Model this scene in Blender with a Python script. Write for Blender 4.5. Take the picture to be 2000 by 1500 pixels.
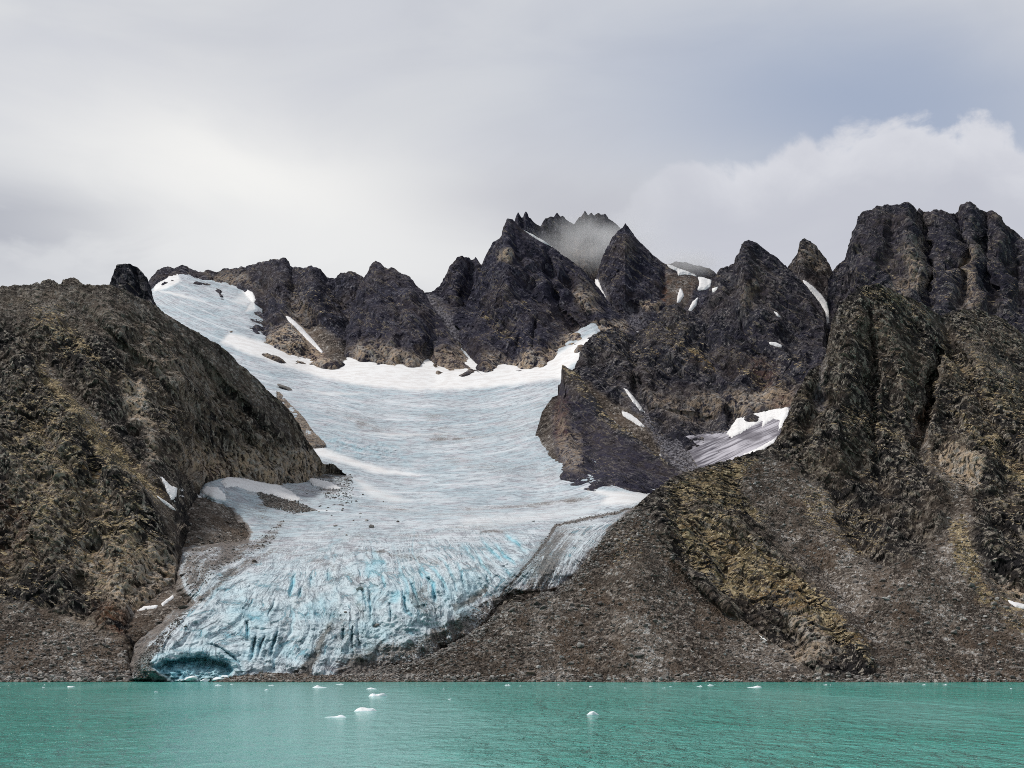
import bpy, bmesh, math, random
import numpy as np

# ------------------------------------------------------------------ camera
F = 2747.0          # focal length in units of 1/2000 of the frame width
H = 12.5            # eye height above the water, metres
VH = 1283.0         # where the horizon lies in the 2000 x 1500 frame
scene = bpy.context.scene
for o in list(bpy.data.objects):
    bpy.data.objects.remove(o, do_unlink=True)
cam_data = bpy.data.cameras.new("camera")
cam = bpy.data.objects.new("camera", cam_data)
scene.collection.objects.link(cam)
scene.camera = cam
cam.location = (0, 0, H)
cam.rotation_euler = (math.radians(90), 0, 0)
cam_data.sensor_fit = 'HORIZONTAL'
cam_data.sensor_width = 36.0
cam_data.lens = 36.0 * F / 2000.0
cam_data.shift_y = (VH - 750.0) / 2000.0
cam_data.clip_start = 1.0
cam_data.clip_end = 60000.0

# ------------------------------------------------------------------ render settings
scene.view_settings.view_transform = 'Standard'
scene.view_settings.look = 'None'
scene.view_settings.exposure = 0.0
scene.view_settings.gamma = 1.0
scene.view_settings.use_curve_mapping = False
scene.render.engine = 'CYCLES'
scene.cycles.max_bounces = 12
scene.cycles.diffuse_bounces = 2
scene.cycles.glossy_bounces = 2
scene.cycles.volume_bounces = 10
scene.cycles.filter_width = 0.95
scene.cycles.use_denoising = False
scene.cycles.sample_clamp_direct = 6.0
scene.cycles.sample_clamp_indirect = 3.0
scene.cycles.caustics_reflective = False
scene.cycles.volume_step_rate = 1.0

# ------------------------------------------------------------------ sun
SUN_AZ = math.radians(-72.0)     # from +Y (view direction) towards -X
SUN_EL = math.radians(55.0)
sd = bpy.data.lights.new("sun", 'SUN')
sd.energy = 2.8
sd.angle = math.radians(7.0)
sd.color = (1.0, 0.96, 0.90)
sun = bpy.data.objects.new("sun", sd)
scene.collection.objects.link(sun)
sun.location = (-300, 500, 900)
dirv = (math.sin(SUN_AZ) * math.cos(SUN_EL), math.cos(SUN_AZ) * math.cos(SUN_EL), math.sin(SUN_EL))
from mathutils import Vector
sun.rotation_euler = Vector(dirv).to_track_quat('Z', 'Y').to_euler()


# ------------------------------------------------------------------ node helper
class NT:
    def __init__(self, tree):
        self.t = tree
        self.nodes = tree.nodes
        self.links = tree.links

    def put(self, sock, val):
        if val is None:
            return
        if isinstance(val, bpy.types.NodeSocket):
            self.links.new(val, sock)
        else:
            if sock.type == 'RGBA' and len(val) == 3:
                val = (*val, 1.0)
            sock.default_value = val

    def math(self, op, a, b=None, c=None, clamp=False):
        n = self.nodes.new('ShaderNodeMath')
        n.operation = op
        n.use_clamp = clamp
        self.put(n.inputs[0], a)
        self.put(n.inputs[1], b)
        if c is not None:
            self.put(n.inputs[2], c)
        return n.outputs[0]

    def vmath(self, op, a, b=None):
        n = self.nodes.new('ShaderNodeVectorMath')
        n.operation = op
        self.put(n.inputs[0], a)
        if b is not None:
            self.put(n.inputs[1], b)
        return n.outputs[0]

    def mix(self, f, a, b):
        n = self.nodes.new('ShaderNodeMix')
        n.data_type = 'RGBA'
        self.put(n.inputs[0], f)
        self.put(n.inputs[6], a)
        self.put(n.inputs[7], b)
        return n.outputs[2]

    def mixf(self, f, a, b):
        n = self.nodes.new('ShaderNodeMix')
        n.data_type = 'FLOAT'
        self.put(n.inputs[0], f)
        self.put(n.inputs[2], a)
        self.put(n.inputs[3], b)
        return n.outputs[0]

    def noise(self, vec, scale=1.0, detail=4.0, rough=0.55, dist=0.0):
        n = self.nodes.new('ShaderNodeTexNoise')
        n.noise_dimensions = '3D'
        self.put(n.inputs['Vector'], vec)
        self.put(n.inputs['Scale'], scale)
        self.put(n.inputs['Detail'], detail)
        self.put(n.inputs['Roughness'], rough)
        self.put(n.inputs['Distortion'], dist)
        return n.outputs[0]

    def vor(self, vec, scale=1.0, feature='F1', out='Distance'):
        n = self.nodes.new('ShaderNodeTexVoronoi')
        n.feature = feature
        self.put(n.inputs['Vector'], vec)
        self.put(n.inputs['Scale'], scale)
        return n.outputs[out]

    def smooth(self, x, lo, hi, a=0.0, b=1.0):
        n = self.nodes.new('ShaderNodeMapRange')
        n.interpolation_type = 'SMOOTHSTEP'
        self.put(n.inputs[0], x)
        self.put(n.inputs[1], lo)
        self.put(n.inputs[2], hi)
        self.put(n.inputs[3], a)
        self.put(n.inputs[4], b)
        return n.outputs[0]

    def attr(self, name, out='Fac'):
        n = self.nodes.new('ShaderNodeAttribute')
        n.attribute_name = name
        return n.outputs[out]

    def scale(self, vec, s, rot=(0, 0, 0)):
        n = self.nodes.new('ShaderNodeMapping')
        self.put(n.inputs['Vector'], vec)
        n.inputs['Scale'].default_value = s
        n.inputs['Rotation'].default_value = rot
        return n.outputs[0]

    def comb(self, x, y, z):
        n = self.nodes.new('ShaderNodeCombineXYZ')
        self.put(n.inputs[0], x)
        self.put(n.inputs[1], y)
        self.put(n.inputs[2], z)
        return n.outputs[0]

    def sep(self, v):
        n = self.nodes.new('ShaderNodeSeparateXYZ')
        self.put(n.inputs[0], v)
        return n.outputs

    def bump(self, h, strength=0.5, dist=1.0, normal=None):
        n = self.nodes.new('ShaderNodeBump')
        n.inputs['Strength'].default_value = strength
        n.inputs['Distance'].default_value = dist
        self.put(n.inputs['Height'], h)
        if normal is not None:
            self.put(n.inputs['Normal'], normal)
        return n.outputs[0]


# ------------------------------------------------------------------ sky
world = bpy.data.worlds.new("World")
scene.world = world
world.use_nodes = True
wt = world.node_tree
wt.nodes.clear()
w = NT(wt)
out = wt.nodes.new('ShaderNodeOutputWorld')
sky = wt.nodes.new('ShaderNodeTexSky')
sky.sky_type = 'NISHITA'
sky.sun_disc = False
sky.sun_elevation = SUN_EL
sky.sun_rotation = SUN_AZ
tc = wt.nodes.new('ShaderNodeTexCoord')
d = w.sep(tc.outputs['Generated'])
ysafe = w.math('MAXIMUM', d[1], 0.12)
# direction as tangent coordinates, in thousandths of the focal length
su = w.math('MULTIPLY_ADD', w.math('DIVIDE', d[0], ysafe), F / 1000.0, 1.0)          # 0 .. 2 across the view
sv = w.math('MULTIPLY_ADD', w.math('DIVIDE', d[2], ysafe), -F / 1000.0, VH / 1000.0)   # 0 top .. 1.28 horizon
dirvec = tc.outputs['Generated']
flat = w.scale(dirvec, (2.2, 2.2, 9.0), (0, math.radians(12), 0))
n_soft = w.noise(flat, 2.0, 5.0, 0.5, 0.6)
n_puff = w.noise(w.scale(dirvec, (16, 16, 22)), 1.0, 7.0, 0.58, 0.3)
n_wisp = w.noise(w.scale(dirvec, (9, 9, 18)), 1.0, 6.0, 0.55, 0.8)


def gauss(cu, cv, ru, rv, warp=0.0, tilt=0.0):
    du = w.math('ADD', su, -cu)
    dv = w.math('ADD', sv, -cv)
    if tilt:
        dv = w.math('MULTIPLY_ADD', du, -tilt, dv)
    if warp:
        dv = w.math('ADD', dv, w.math('MULTIPLY_ADD', n_wisp, warp, -warp * 0.5))
        du = w.math('ADD', du, w.math('MULTIPLY_ADD', n_soft, warp, -warp * 0.5))
    a = w.math('POWER', w.math('MULTIPLY', du, 1.0 / ru), 2.0)
    b = w.math('POWER', w.math('MULTIPLY', dv, 1.0 / rv), 2.0)
    return w.math('EXPONENT', w.math('MULTIPLY', w.math('ADD', a, b), -1.0))


nish = w.vmath('SCALE', sky.outputs[0])
wt.nodes[-1].inputs['Scale'].default_value = 0.10
base = w.mix(w.smooth(sv, 0.0, 0.9), (0.635, 0.65, 0.695), (0.68, 0.68, 0.70))
base = w.mix(w.smooth(n_wisp, 0.40, 0.68, 0.0, 0.45), base, (0.57, 0.585, 0.63))
base = w.mix(w.smooth(n_soft, 0.35, 0.70), base, (0.70, 0.71, 0.73))
col = w.mix(w.math('MULTIPLY', gauss(1.72, 0.21, 0.55, 0.21, 0.10, 0.10), 0.95), base, (0.365, 0.43, 0.565))
col = w.mix(w.math('MULTIPLY', gauss(0.05, 0.455, 0.46, 0.08, 0.12, 0.08), w.smooth(n_wisp, 0.34, 0.58, 0.35, 1.15)), col, (0.42, 0.435, 0.49))
col = w.mix(w.math('MULTIPLY', gauss(0.43, 0.445, 0.06, 0.05, 0.12, -0.3), 0.8), col, (0.45, 0.47, 0.54))
col = w.mix(w.math('MULTIPLY', gauss(0.83, 0.49, 0.15, 0.05, 0.10), 0.5), col, (0.50, 0.52, 0.57))
col = w.mix(w.math('MULTIPLY', gauss(0.50, 0.36, 0.44, 0.15, 0.14, 0.28), 1.0), col, (0.94, 0.93, 0.90))
col = w.mix(w.math('MULTIPLY', gauss(0.56, 0.48, 0.42, 0.09, 0.10, 0.05), 0.85), col, (0.87, 0.87, 0.86))
col = w.mix(w.math('MULTIPLY', gauss(1.13, 0.40, 0.26, 0.06, 0.10), 0.8), col, (0.54, 0.545, 0.59))
# cumulus bank over the right-hand mountains
fc = wt.nodes.new('ShaderNodeFloatCurve')
cv = fc.mapping.curves[0]
pts = [(1.10, .44), (1.25, .385), (1.38, .318), (1.47, .312), (1.58, .285), (1.66, .245), (1.77, .228), (1.88, .232), (1.95, .252), (2.05, .31), (2.6, .42)]
cv.points[0].location = (0.0, 0.50)
cv.points[1].location = (1.0, 0.45)
for x, y in pts:
    cv.points.new(x / 3.0, y)
fc.mapping.update()
w.put(fc.inputs['Value'], w.math('MULTIPLY', su, 1.0 / 3.0))
edge = fc.outputs[0]
below = w.math('ADD', w.math('SUBTRACT', sv, edge), w.math('MULTIPLY_ADD', n_puff, 0.20, -0.10))
below = w.math('ADD', below, w.math('MULTIPLY_ADD', n_wisp, 0.05, -0.025))
bank = w.math('MULTIPLY', w.smooth(below, -0.008, 0.022), w.smooth(su, 1.10, 1.45))
bankcol = w.mix(w.smooth(below, 0.0, 0.14), (0.74, 0.745, 0.785), (0.60, 0.61, 0.665))
bankcol = w.mix(w.smooth(n_wisp, 0.40, 0.66, 0.0, 0.35), bankcol, (0.53, 0.54, 0.61))
col = w.mix(w.math('MULTIPLY', bank, 0.95), col, bankcol)
# the half of the sky behind the viewer: even overcast
behind = w.smooth(d[1], -0.05, 0.2)
col = w.mix(behind, (0.36, 0.375, 0.41), col)
col = w.mix(0.94, nish, col)     # almost closed cloud cover
bg = wt.nodes.new('ShaderNodeBackground')
bg.inputs['Strength'].default_value = 1.0
wt.links.new(col, bg.inputs['Color'])
wt.links.new(bg.outputs[0], out.inputs['Surface'])

# ------------------------------------------------------------------ noise in numpy
rng = np.random.default_rng(7)
random.seed(7)
PERM = rng.permutation(256).astype(np.int32)
PERM = np.concatenate([PERM, PERM, PERM])
_g = rng.normal(size=(256, 3))
_g /= np.linalg.norm(_g, axis=1)[:, None]
GX, GY, GZ = [np.ascontiguousarray(_g[:, i]).astype(np.float32) for i in range(3)]
R4 = rng.random((256, 7)).astype(np.float32)


def _chunks(fn, x, y, z, *a, size=150000):
    n = x.size
    shp = x.shape
    x = x.ravel(); y = y.ravel(); z = z.ravel()
    r = np.empty(n, np.float32)
    for i in range(0, n, size):
        s = slice(i, i + size)
        r[s] = fn(x[s].astype(np.float64), y[s].astype(np.float64), z[s].astype(np.float64), *a)
    return r.reshape(shp)


def _pn(x, y, z, seed):
    x = x + seed * 17.31; y = y + seed * 5.77; z = z + seed * 11.13
    xi = np.floor(x); yi = np.floor(y); zi = np.floor(z)
    fx = (x - xi).astype(np.float32); fy = (y - yi).astype(np.float32); fz = (z - zi).astype(np.float32)
    xi = xi.astype(np.int32) & 255; yi = yi.astype(np.int32) & 255; zi = zi.astype(np.int32) & 255
    u = fx * fx * fx * (fx * (fx * 6 - 15) + 10)
    v = fy * fy * fy * (fy * (fy * 6 - 15) + 10)
    q = fz * fz * fz * (fz * (fz * 6 - 15) + 10)
    A = PERM[xi]; B = PERM[xi + 1]
    res = 0
    for dx, P_, wx in ((0, A, 1 - u), (1, B, u)):
        for dy, wy in ((0, 1 - v), (1, v)):
            Q = PERM[P_ + yi + dy]
            for dz, wz in ((0, 1 - q), (1, q)):
                h = PERM[Q + zi + dz]
                g = GX[h] * (fx - dx) + GY[h] * (fy - dy) + GZ[h] * (fz - dz)
                res = res + g * (wx * wy * wz)
    return res * 1.5


def pnoise(x, y, z, seed=0):
    return _chunks(_pn, x, y, z, seed)


def fbm(x, y, z, octv=4, seed=0, gain=0.5, ridged=False):
    r = np.zeros(x.shape, np.float32)
    a = 1.0; f = 1.0; tot = 0
    for i in range(octv):
        n = pnoise(x * f, y * f, z * f, seed + i * 3)
        if ridged:
            n = 1.0 - 2.0 * np.minimum(np.abs(n) * 1.6, 1.0)
        r += a * n
        tot += a
        a *= gain
        f *= 2.03
    return r / tot


def _fc(x, y, z, seed, tilt, off_):
    x = x + seed * 7.7; y = y + seed * 3.3; z = z + seed * 9.1
    xi = np.floor(x).astype(np.int32); yi = np.floor(y).astype(np.int32); zi = np.floor(z).astype(np.int32)
    x = x.astype(np.float32); y = y.astype(np.float32); z = z.astype(np.float32)
    best = np.full(x.shape, 1e9, np.float32)
    res = np.zeros(x.shape, np.float32)
    for dx in (-1, 0, 1):
        for dy in (-1, 0, 1):
            for dz in (-1, 0, 1):
                cx = xi + dx; cy = yi + dy; cz = zi + dz
                h = PERM[PERM[PERM[cx & 255] + (cy & 255)] + (cz & 255)]
                r = R4[h]
                px = x - cx - r[:, 0]; py = y - cy - r[:, 1]; pz = z - cz - r[:, 2]
                dd = px * px + py * py + pz * pz
                m = dd < best
                best = np.where(m, dd, best)
                val = off_ * (r[:, 3] - 0.5) + tilt * (px * (r[:, 4] - 0.5) + py * (r[:, 5] - 0.5) + pz * (r[:, 6] - 0.5))
                res = np.where(m, val, res)
    return res


def facets(x, y, z, seed=0, tilt=1.6, off_=1.0):
    return _chunks(_fc, x, y, z, seed, tilt, off_)


def smoothstep(x, a, b):
    t = np.clip((x - a) / (b - a), 0, 1)
    return t * t * (3 - 2 * t)


def poly_sd(u, v, poly):
    """signed distance to a closed outline, positive inside"""
    p = np.asarray(poly, np.float32)
    n = len(p)
    d2 = np.full(u.shape, 1e12, np.float32)
    inside = np.zeros(u.shape, bool)
    for i in range(n):
        a = p[i]; b = p[(i + 1) % n]
        e = b - a
        wu = u - a[0]; wv = v - a[1]
        t = np.clip((wu * e[0] + wv * e[1]) / max(e[0] ** 2 + e[1] ** 2, 1e-6), 0, 1)
        d2 = np.minimum(d2, (wu - e[0] * t) ** 2 + (wv - e[1] * t) ** 2)
        if a[1] != b[1]:
            c = (a[1] > v) != (b[1] > v)
            inside ^= c & (u < (b[0] - a[0]) * (v - a[1]) / (b[1] - a[1]) + a[0])
    dd = np.sqrt(d2)
    return np.where(inside, dd, -dd)


def line_dist(u, v, line):
    """distance to a polyline and the position 0..1 along it"""
    p = np.asarray(line, np.float32)
    d2 = np.full(u.shape, 1e12, np.float32)
    pos = np.zeros(u.shape, np.float32)
    L = np.concatenate([[0], np.cumsum(np.hypot(*(p[1:] - p[:-1]).T))])
    for i in range(len(p) - 1):
        a = p[i]; e = p[i + 1] - a
        wu = u - a[0]; wv = v - a[1]
        t = np.clip((wu * e[0] + wv * e[1]) / max(e[0] ** 2 + e[1] ** 2, 1e-6), 0, 1)
        q = (wu - e[0] * t) ** 2 + (wv - e[1] * t) ** 2
        m = q < d2
        d2 = np.where(m, q, d2)
        pos = np.where(m, (L[i] + t * (L[i + 1] - L[i])) / L[-1], pos)
    return np.sqrt(d2), pos


def rbf(ctrl):
    """thin-plate surface through (u, v, D) points"""
    c = np.asarray(ctrl, np.float64)
    x = c[:, :2] / 1000.0
    n = len(c)

    def k(r2):
        return np.where(r2 > 1e-12, 0.5 * r2 * np.log(np.maximum(r2, 1e-12)), 0.0)
    r2 = ((x[:, None] - x[None]) ** 2).sum(-1)
    A = np.zeros((n + 3, n + 3))
    A[:n, :n] = k(r2) + np.eye(n) * 1e-5
    A[:n, n] = 1; A[:n, n + 1:] = x
    A[n, :n] = 1; A[n + 1:, :n] = x.T
    s = np.linalg.solve(A, np.concatenate([c[:, 2], [0, 0, 0]]))

    def f(u, v):
        u = np.asarray(u, np.float64) / 1000.0; v = np.asarray(v, np.float64) / 1000.0
        r = s[n] + s[n + 1] * u + s[n + 2] * v
        for i in range(n):
            r = r + s[i] * k((u - x[i, 0]) ** 2 + (v - x[i, 1]) ** 2)
        return r
    return f


def world_of(u, v, D):
    return (u - 1000.0) / F * D, D, H + (VH - v) / F * D


def frame_of(X, Y, Z):
    return 1000.0 + F * X / Y, VH - F * (Z - H) / Y


def grid_normals(X, Y, Z):
    du = [np.gradient(a, axis=1) for a in (X, Y, Z)]
    dv = [np.gradient(a, axis=0) for a in (X, Y, Z)]
    nx = du[1] * dv[2] - du[2] * dv[1]
    ny = du[2] * dv[0] - du[0] * dv[2]
    nz = du[0] * dv[1] - du[1] * dv[0]
    l = np.sqrt(nx * nx + ny * ny + nz * nz) + 1e-9
    return nx / l, ny / l, nz / l


def box_blur(a, n=1):
    for _ in range(n):
        p = np.pad(a, 1, mode='edge')
        a = (p[:-2, 1:-1] + p[2:, 1:-1] + p[1:-1, :-2] + p[1:-1, 2:] + 2 * p[1:-1, 1:-1]) / 6.0
    return a


# ------------------------------------------------------------------ mesh output
def tag(o, label, cat, kind=None, group=None):
    o['label'] = label
    o['category'] = cat
    if kind:
        o['kind'] = kind
    if group:
        o['group'] = group
    return o


def mesh_from_arrays(name, co, quads, mat, attrs=None, smooth=False, tris=None):
    me = bpy.data.meshes.new(name)
    co = np.ascontiguousarray(co, np.float32)
    faces = []
    if quads is not None and len(quads):
        faces.append((np.asarray(quads, np.int32), 4))
    if tris is not None and len(tris):
        faces.append((np.asarray(tris, np.int32), 3))
    me.vertices.add(len(co))
    me.vertices.foreach_set('co', co.ravel())
    loops = np.concatenate([f.ravel() for f, k in faces]).astype(np.int32)
    sizes = np.concatenate([np.full(len(f), k, np.int32) for f, k in faces])
    starts = np.concatenate([[0], np.cumsum(sizes)[:-1]]).astype(np.int32)
    me.loops.add(len(loops))
    me.loops.foreach_set('vertex_index', loops)
    me.polygons.add(len(sizes))
    me.polygons.foreach_set('loop_start', starts)
    me.polygons.foreach_set('use_smooth', np.full(len(sizes), smooth, bool))
    me.update(calc_edges=True)
    for k, a in (attrs or {}).items():
        a = np.ascontiguousarray(a, np.float32)
        if a.ndim == 2 and a.shape[1] == 3:
            at = me.attributes.new(k, 'FLOAT_VECTOR', 'POINT')
            at.data.foreach_set('vector', a.ravel())
        else:
            at = me.attributes.new(k, 'FLOAT', 'POINT')
            at.data.foreach_set('value', a.ravel())
    if mat:
        me.materials.append(mat)
    o = bpy.data.objects.new(name, me)
    scene.collection.objects.link(o)
    return o


def grid_quads(r, c):
    i = np.arange(r * c).reshape(r, c)
    return np.stack([i[:-1, :-1], i[:-1, 1:], i[1:, 1:], i[1:, :-1]], -1).reshape(-1, 4)


SNOW_SITES = {}


# snow lying on rock: where, outline, what it looks like, raggedness, edge softness
SNOW_PATCHES = [
    ('pyramid_peak/103', [(1012, 437), (1018, 439), (1046, 455), (1080, 478), (1082, 484), (1060, 474), (1040, 462), (1018, 446)], "thin white snow strip along the right edge of the main pyramid summit", 0.8, 3),
    ('summit_cone/109', [(1163, 544), (1168, 545), (1174, 562), (1184, 580), (1180, 583), (1168, 568), (1162, 554)], "slender snow strip in the streaked gully left of the conical summit", 1.0, 3),
    ('summit_cone/109', [(1294, 508), (1320, 521), (1350, 532), (1390, 546), (1392, 556), (1378, 566), (1362, 568), (1366, 552), (1362, 540), (1340, 536), (1325, 538), (1322, 530), (1306, 522)], "bright snowfield capping the rust-brown flank of the conical summit", 1.5, 4),
    ('summit_cone/109', [(1328, 563), (1333, 568), (1336, 578), (1328, 590), (1322, 592), (1323, 578)], "teardrop snow patch on the rust-brown flank below the summit snowfield", 1.0, 3),
    ('summit_cone/109', [(1352, 590), (1364, 580), (1360, 596), (1350, 608), (1344, 606)], "small grey snow tongue beside the pyramid peak foot", 1.0, 3),
    ('summit_cone/109', [(1230, 648), (1250, 648), (1252, 653), (1236, 655)], "tiny flat snow patch at the foot of the dark striped gully", 0.8, 2),
    ('peak/53', [(1390, 564), (1403, 560), (1400, 566), (1392, 572)], "tiny snow wedge on the left shoulder of the sharp pyramid", 0.6, 2),
    ('peak/53', [(1511, 608), (1518, 611), (1525, 620), (1518, 618)], "small snow sliver halfway up the sharp pyramid", 0.6, 2),
    ('peak/53', [(1502, 668), (1515, 669), (1528, 675), (1526, 679), (1514, 676), (1503, 672)], "oval snow patch on a mossy ledge of the sharp pyramid", 0.8, 2),
    ('rock_pinnacle/59', [(1567, 546), (1574, 549), (1591, 562), (1606, 577), (1616, 592), (1621, 610), (1622, 632), (1618, 672), (1613, 672), (1615, 632), (1612, 610), (1602, 592), (1586, 572), (1571, 556)], "long curved snow couloir right of the sharp pyramid", 1.2, 3),
    ('ridge/83', [(558, 617), (566, 619), (590, 640), (612, 664), (632, 688), (628, 690), (604, 668), (582, 645), (562, 626)], "slanting snow stripe across the tan slabs of the long ridge", 1.0, 3),
    ('ridge/83', [(484, 566), (494, 572), (500, 586), (490, 600), (482, 608), (476, 606), (482, 588), (476, 574)], "ragged snow patch on the long ridge beside the upper ice", 2.0, 3),
    ('ridge/83', [(344, 535), (352, 538), (366, 546), (370, 552), (352, 549)], "triangular snow slip under the leftmost ridge summit", 0.8, 3),
    ('hill/11', [(314, 931), (322, 936), (332, 948), (352, 956), (366, 964), (376, 976), (360, 970), (346, 968), (338, 976), (346, 982), (334, 976), (326, 960)], "forked snow patch at the top of the grey gravel gully", 2.2, 3),
    ('hill/11', [(306, 968), (318, 975), (334, 986), (347, 1000), (334, 994), (318, 981)], "thin slanting snow streak beside the grassy rib on the left", 1.0, 2),
    ('moraine_ground/5', [(378, 962), (396, 972), (388, 972), (376, 966)], "small snow fragment between the forked patch and the larger patches", 1.2, 2),
    ('crag/43', [(1218, 758), (1226, 762), (1246, 786), (1260, 806), (1250, 802), (1232, 780)], "narrow snow chute below the crag cleft", 1.6, 2),
    ('crag/43', [(1214, 804), (1226, 806), (1244, 818), (1261, 834), (1250, 833), (1232, 822), (1216, 812)], "bright slanting snow tongue on the brown debris apron", 1.4, 2),
    ('crag/43', [(1180, 808), (1192, 815), (1204, 826), (1196, 823), (1184, 815)], "short snow sliver behind the crest of the rock spur", 0.8, 2),
    ('crag/43', [(1288, 885), (1298, 896), (1314, 908), (1327, 919), (1316, 918), (1300, 906), (1288, 892)], "lowest snow sliver on the spur crest by the grassy saddle", 0.8, 2),
    ('ice_basin/67', [(1440, 818), (1470, 808), (1515, 799), (1542, 795), (1538, 812), (1528, 832), (1520, 842), (1522, 822), (1510, 818), (1488, 836), (1490, 822), (1466, 836), (1446, 848), (1428, 856), (1418, 848), (1430, 830)], "white snowfield draped in the small basin under the pyramid", 3.0, 4),
    ('ice_basin/67', [(1336, 845), (1356, 838), (1380, 836), (1405, 838), (1384, 844), (1356, 846)], "thin snow lip along the back of the dark ice basin", 1.5, 2),
    ('ice_basin/67', [(1450, 888), (1480, 876), (1505, 862), (1518, 852), (1512, 864), (1488, 880), (1460, 892)], "lower snow strip along the front edge of the ice basin", 2.0, 2),
    ('glacier/0', [(392, 962), (402, 950), (425, 952), (440, 966), (442, 978), (424, 976), (404, 968)], "ragged snow patch under the left cliff, nearest the gravel gully", 3.0, 4),
    ('glacier/0', [(430, 940), (444, 931), (476, 934), (508, 940), (540, 945), (566, 958), (590, 976), (570, 980), (540, 970), (516, 964), (490, 960), (462, 950), (440, 952)], "large white snow patch along the foot of the left cliff", 3.0, 5),
    ('glacier/0', [(596, 930), (616, 934), (650, 944), (668, 954), (640, 956), (612, 948)], "snow patch at the right end of the left cliff foot", 3.0, 4),
    ('mountain/23', [(1968, 1172), (1980, 1176), (2006, 1182), (2006, 1190), (1984, 1186), (1972, 1178)], "white snow remnant under the slabs at the right edge", 1.0, 2),
    ('mountain/23', [(1482, 1240), (1490, 1244), (1499, 1252), (1490, 1249)], "tiny snow fleck above the right-hand scree near the shore", 0.5, 2),
    ('moraine_ground/5', [(265, 1195), (280, 1185), (308, 1182), (306, 1188), (282, 1191)], "thin snow strip in the hollow left of the flat slabs", 1.0, 2),
    ('moraine_ground/5', [(314, 1180), (324, 1172), (338, 1162), (340, 1168), (328, 1176), (318, 1184)], "crooked snow strip below the left cliff corner", 1.0, 2),
]
for _k, _p, *_r in SNOW_PATCHES:
    SNOW_SITES.setdefault(_k, []).append(_p)
SNOW_SITES.setdefault('ice_basin/67', []).append([(1336, 850), (1412, 846), (1440, 824), (1538, 797), (1530, 830), (1480, 884), (1400, 914), (1352, 895)])


class Mass:
    """one body of rock or ice: a grid of surface points, bottom row first"""
    pass


def zone_fields(u, v, zones, names, seed=0):
    """soft-edged areas where a ground cover grows or lies"""
    fields = {n: np.zeros(u.shape, np.float32) for n in names}
    wob = 10 * fbm(u / 38.0, v / 38.0, u * 0, 3, 40 + seed)
    wob2 = 10 * fbm(u / 38.0, v / 38.0, u * 0 + 5, 3, 60 + seed)
    for z in zones:
        kind, shape, val, feather = z[:4]
        if len(z) > 4:      # a stroke of this half-width
            dd, _ = line_dist(u + wob * 0.5, v + wob2 * 0.5, shape)
            m = 1 - smoothstep(dd, z[4] - feather, z[4] + feather)
        else:
            m = smoothstep(poly_sd(u + wob, v + wob2, shape), -feather, feather)
        f = fields[kind]
        fields[kind] = np.where(m > 0, f + (val - f) * m, f)
    return fields


ROCK_ATTRS = ('grass', 'scree', 'pale', 'rust', 'streak', 'violet')


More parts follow.
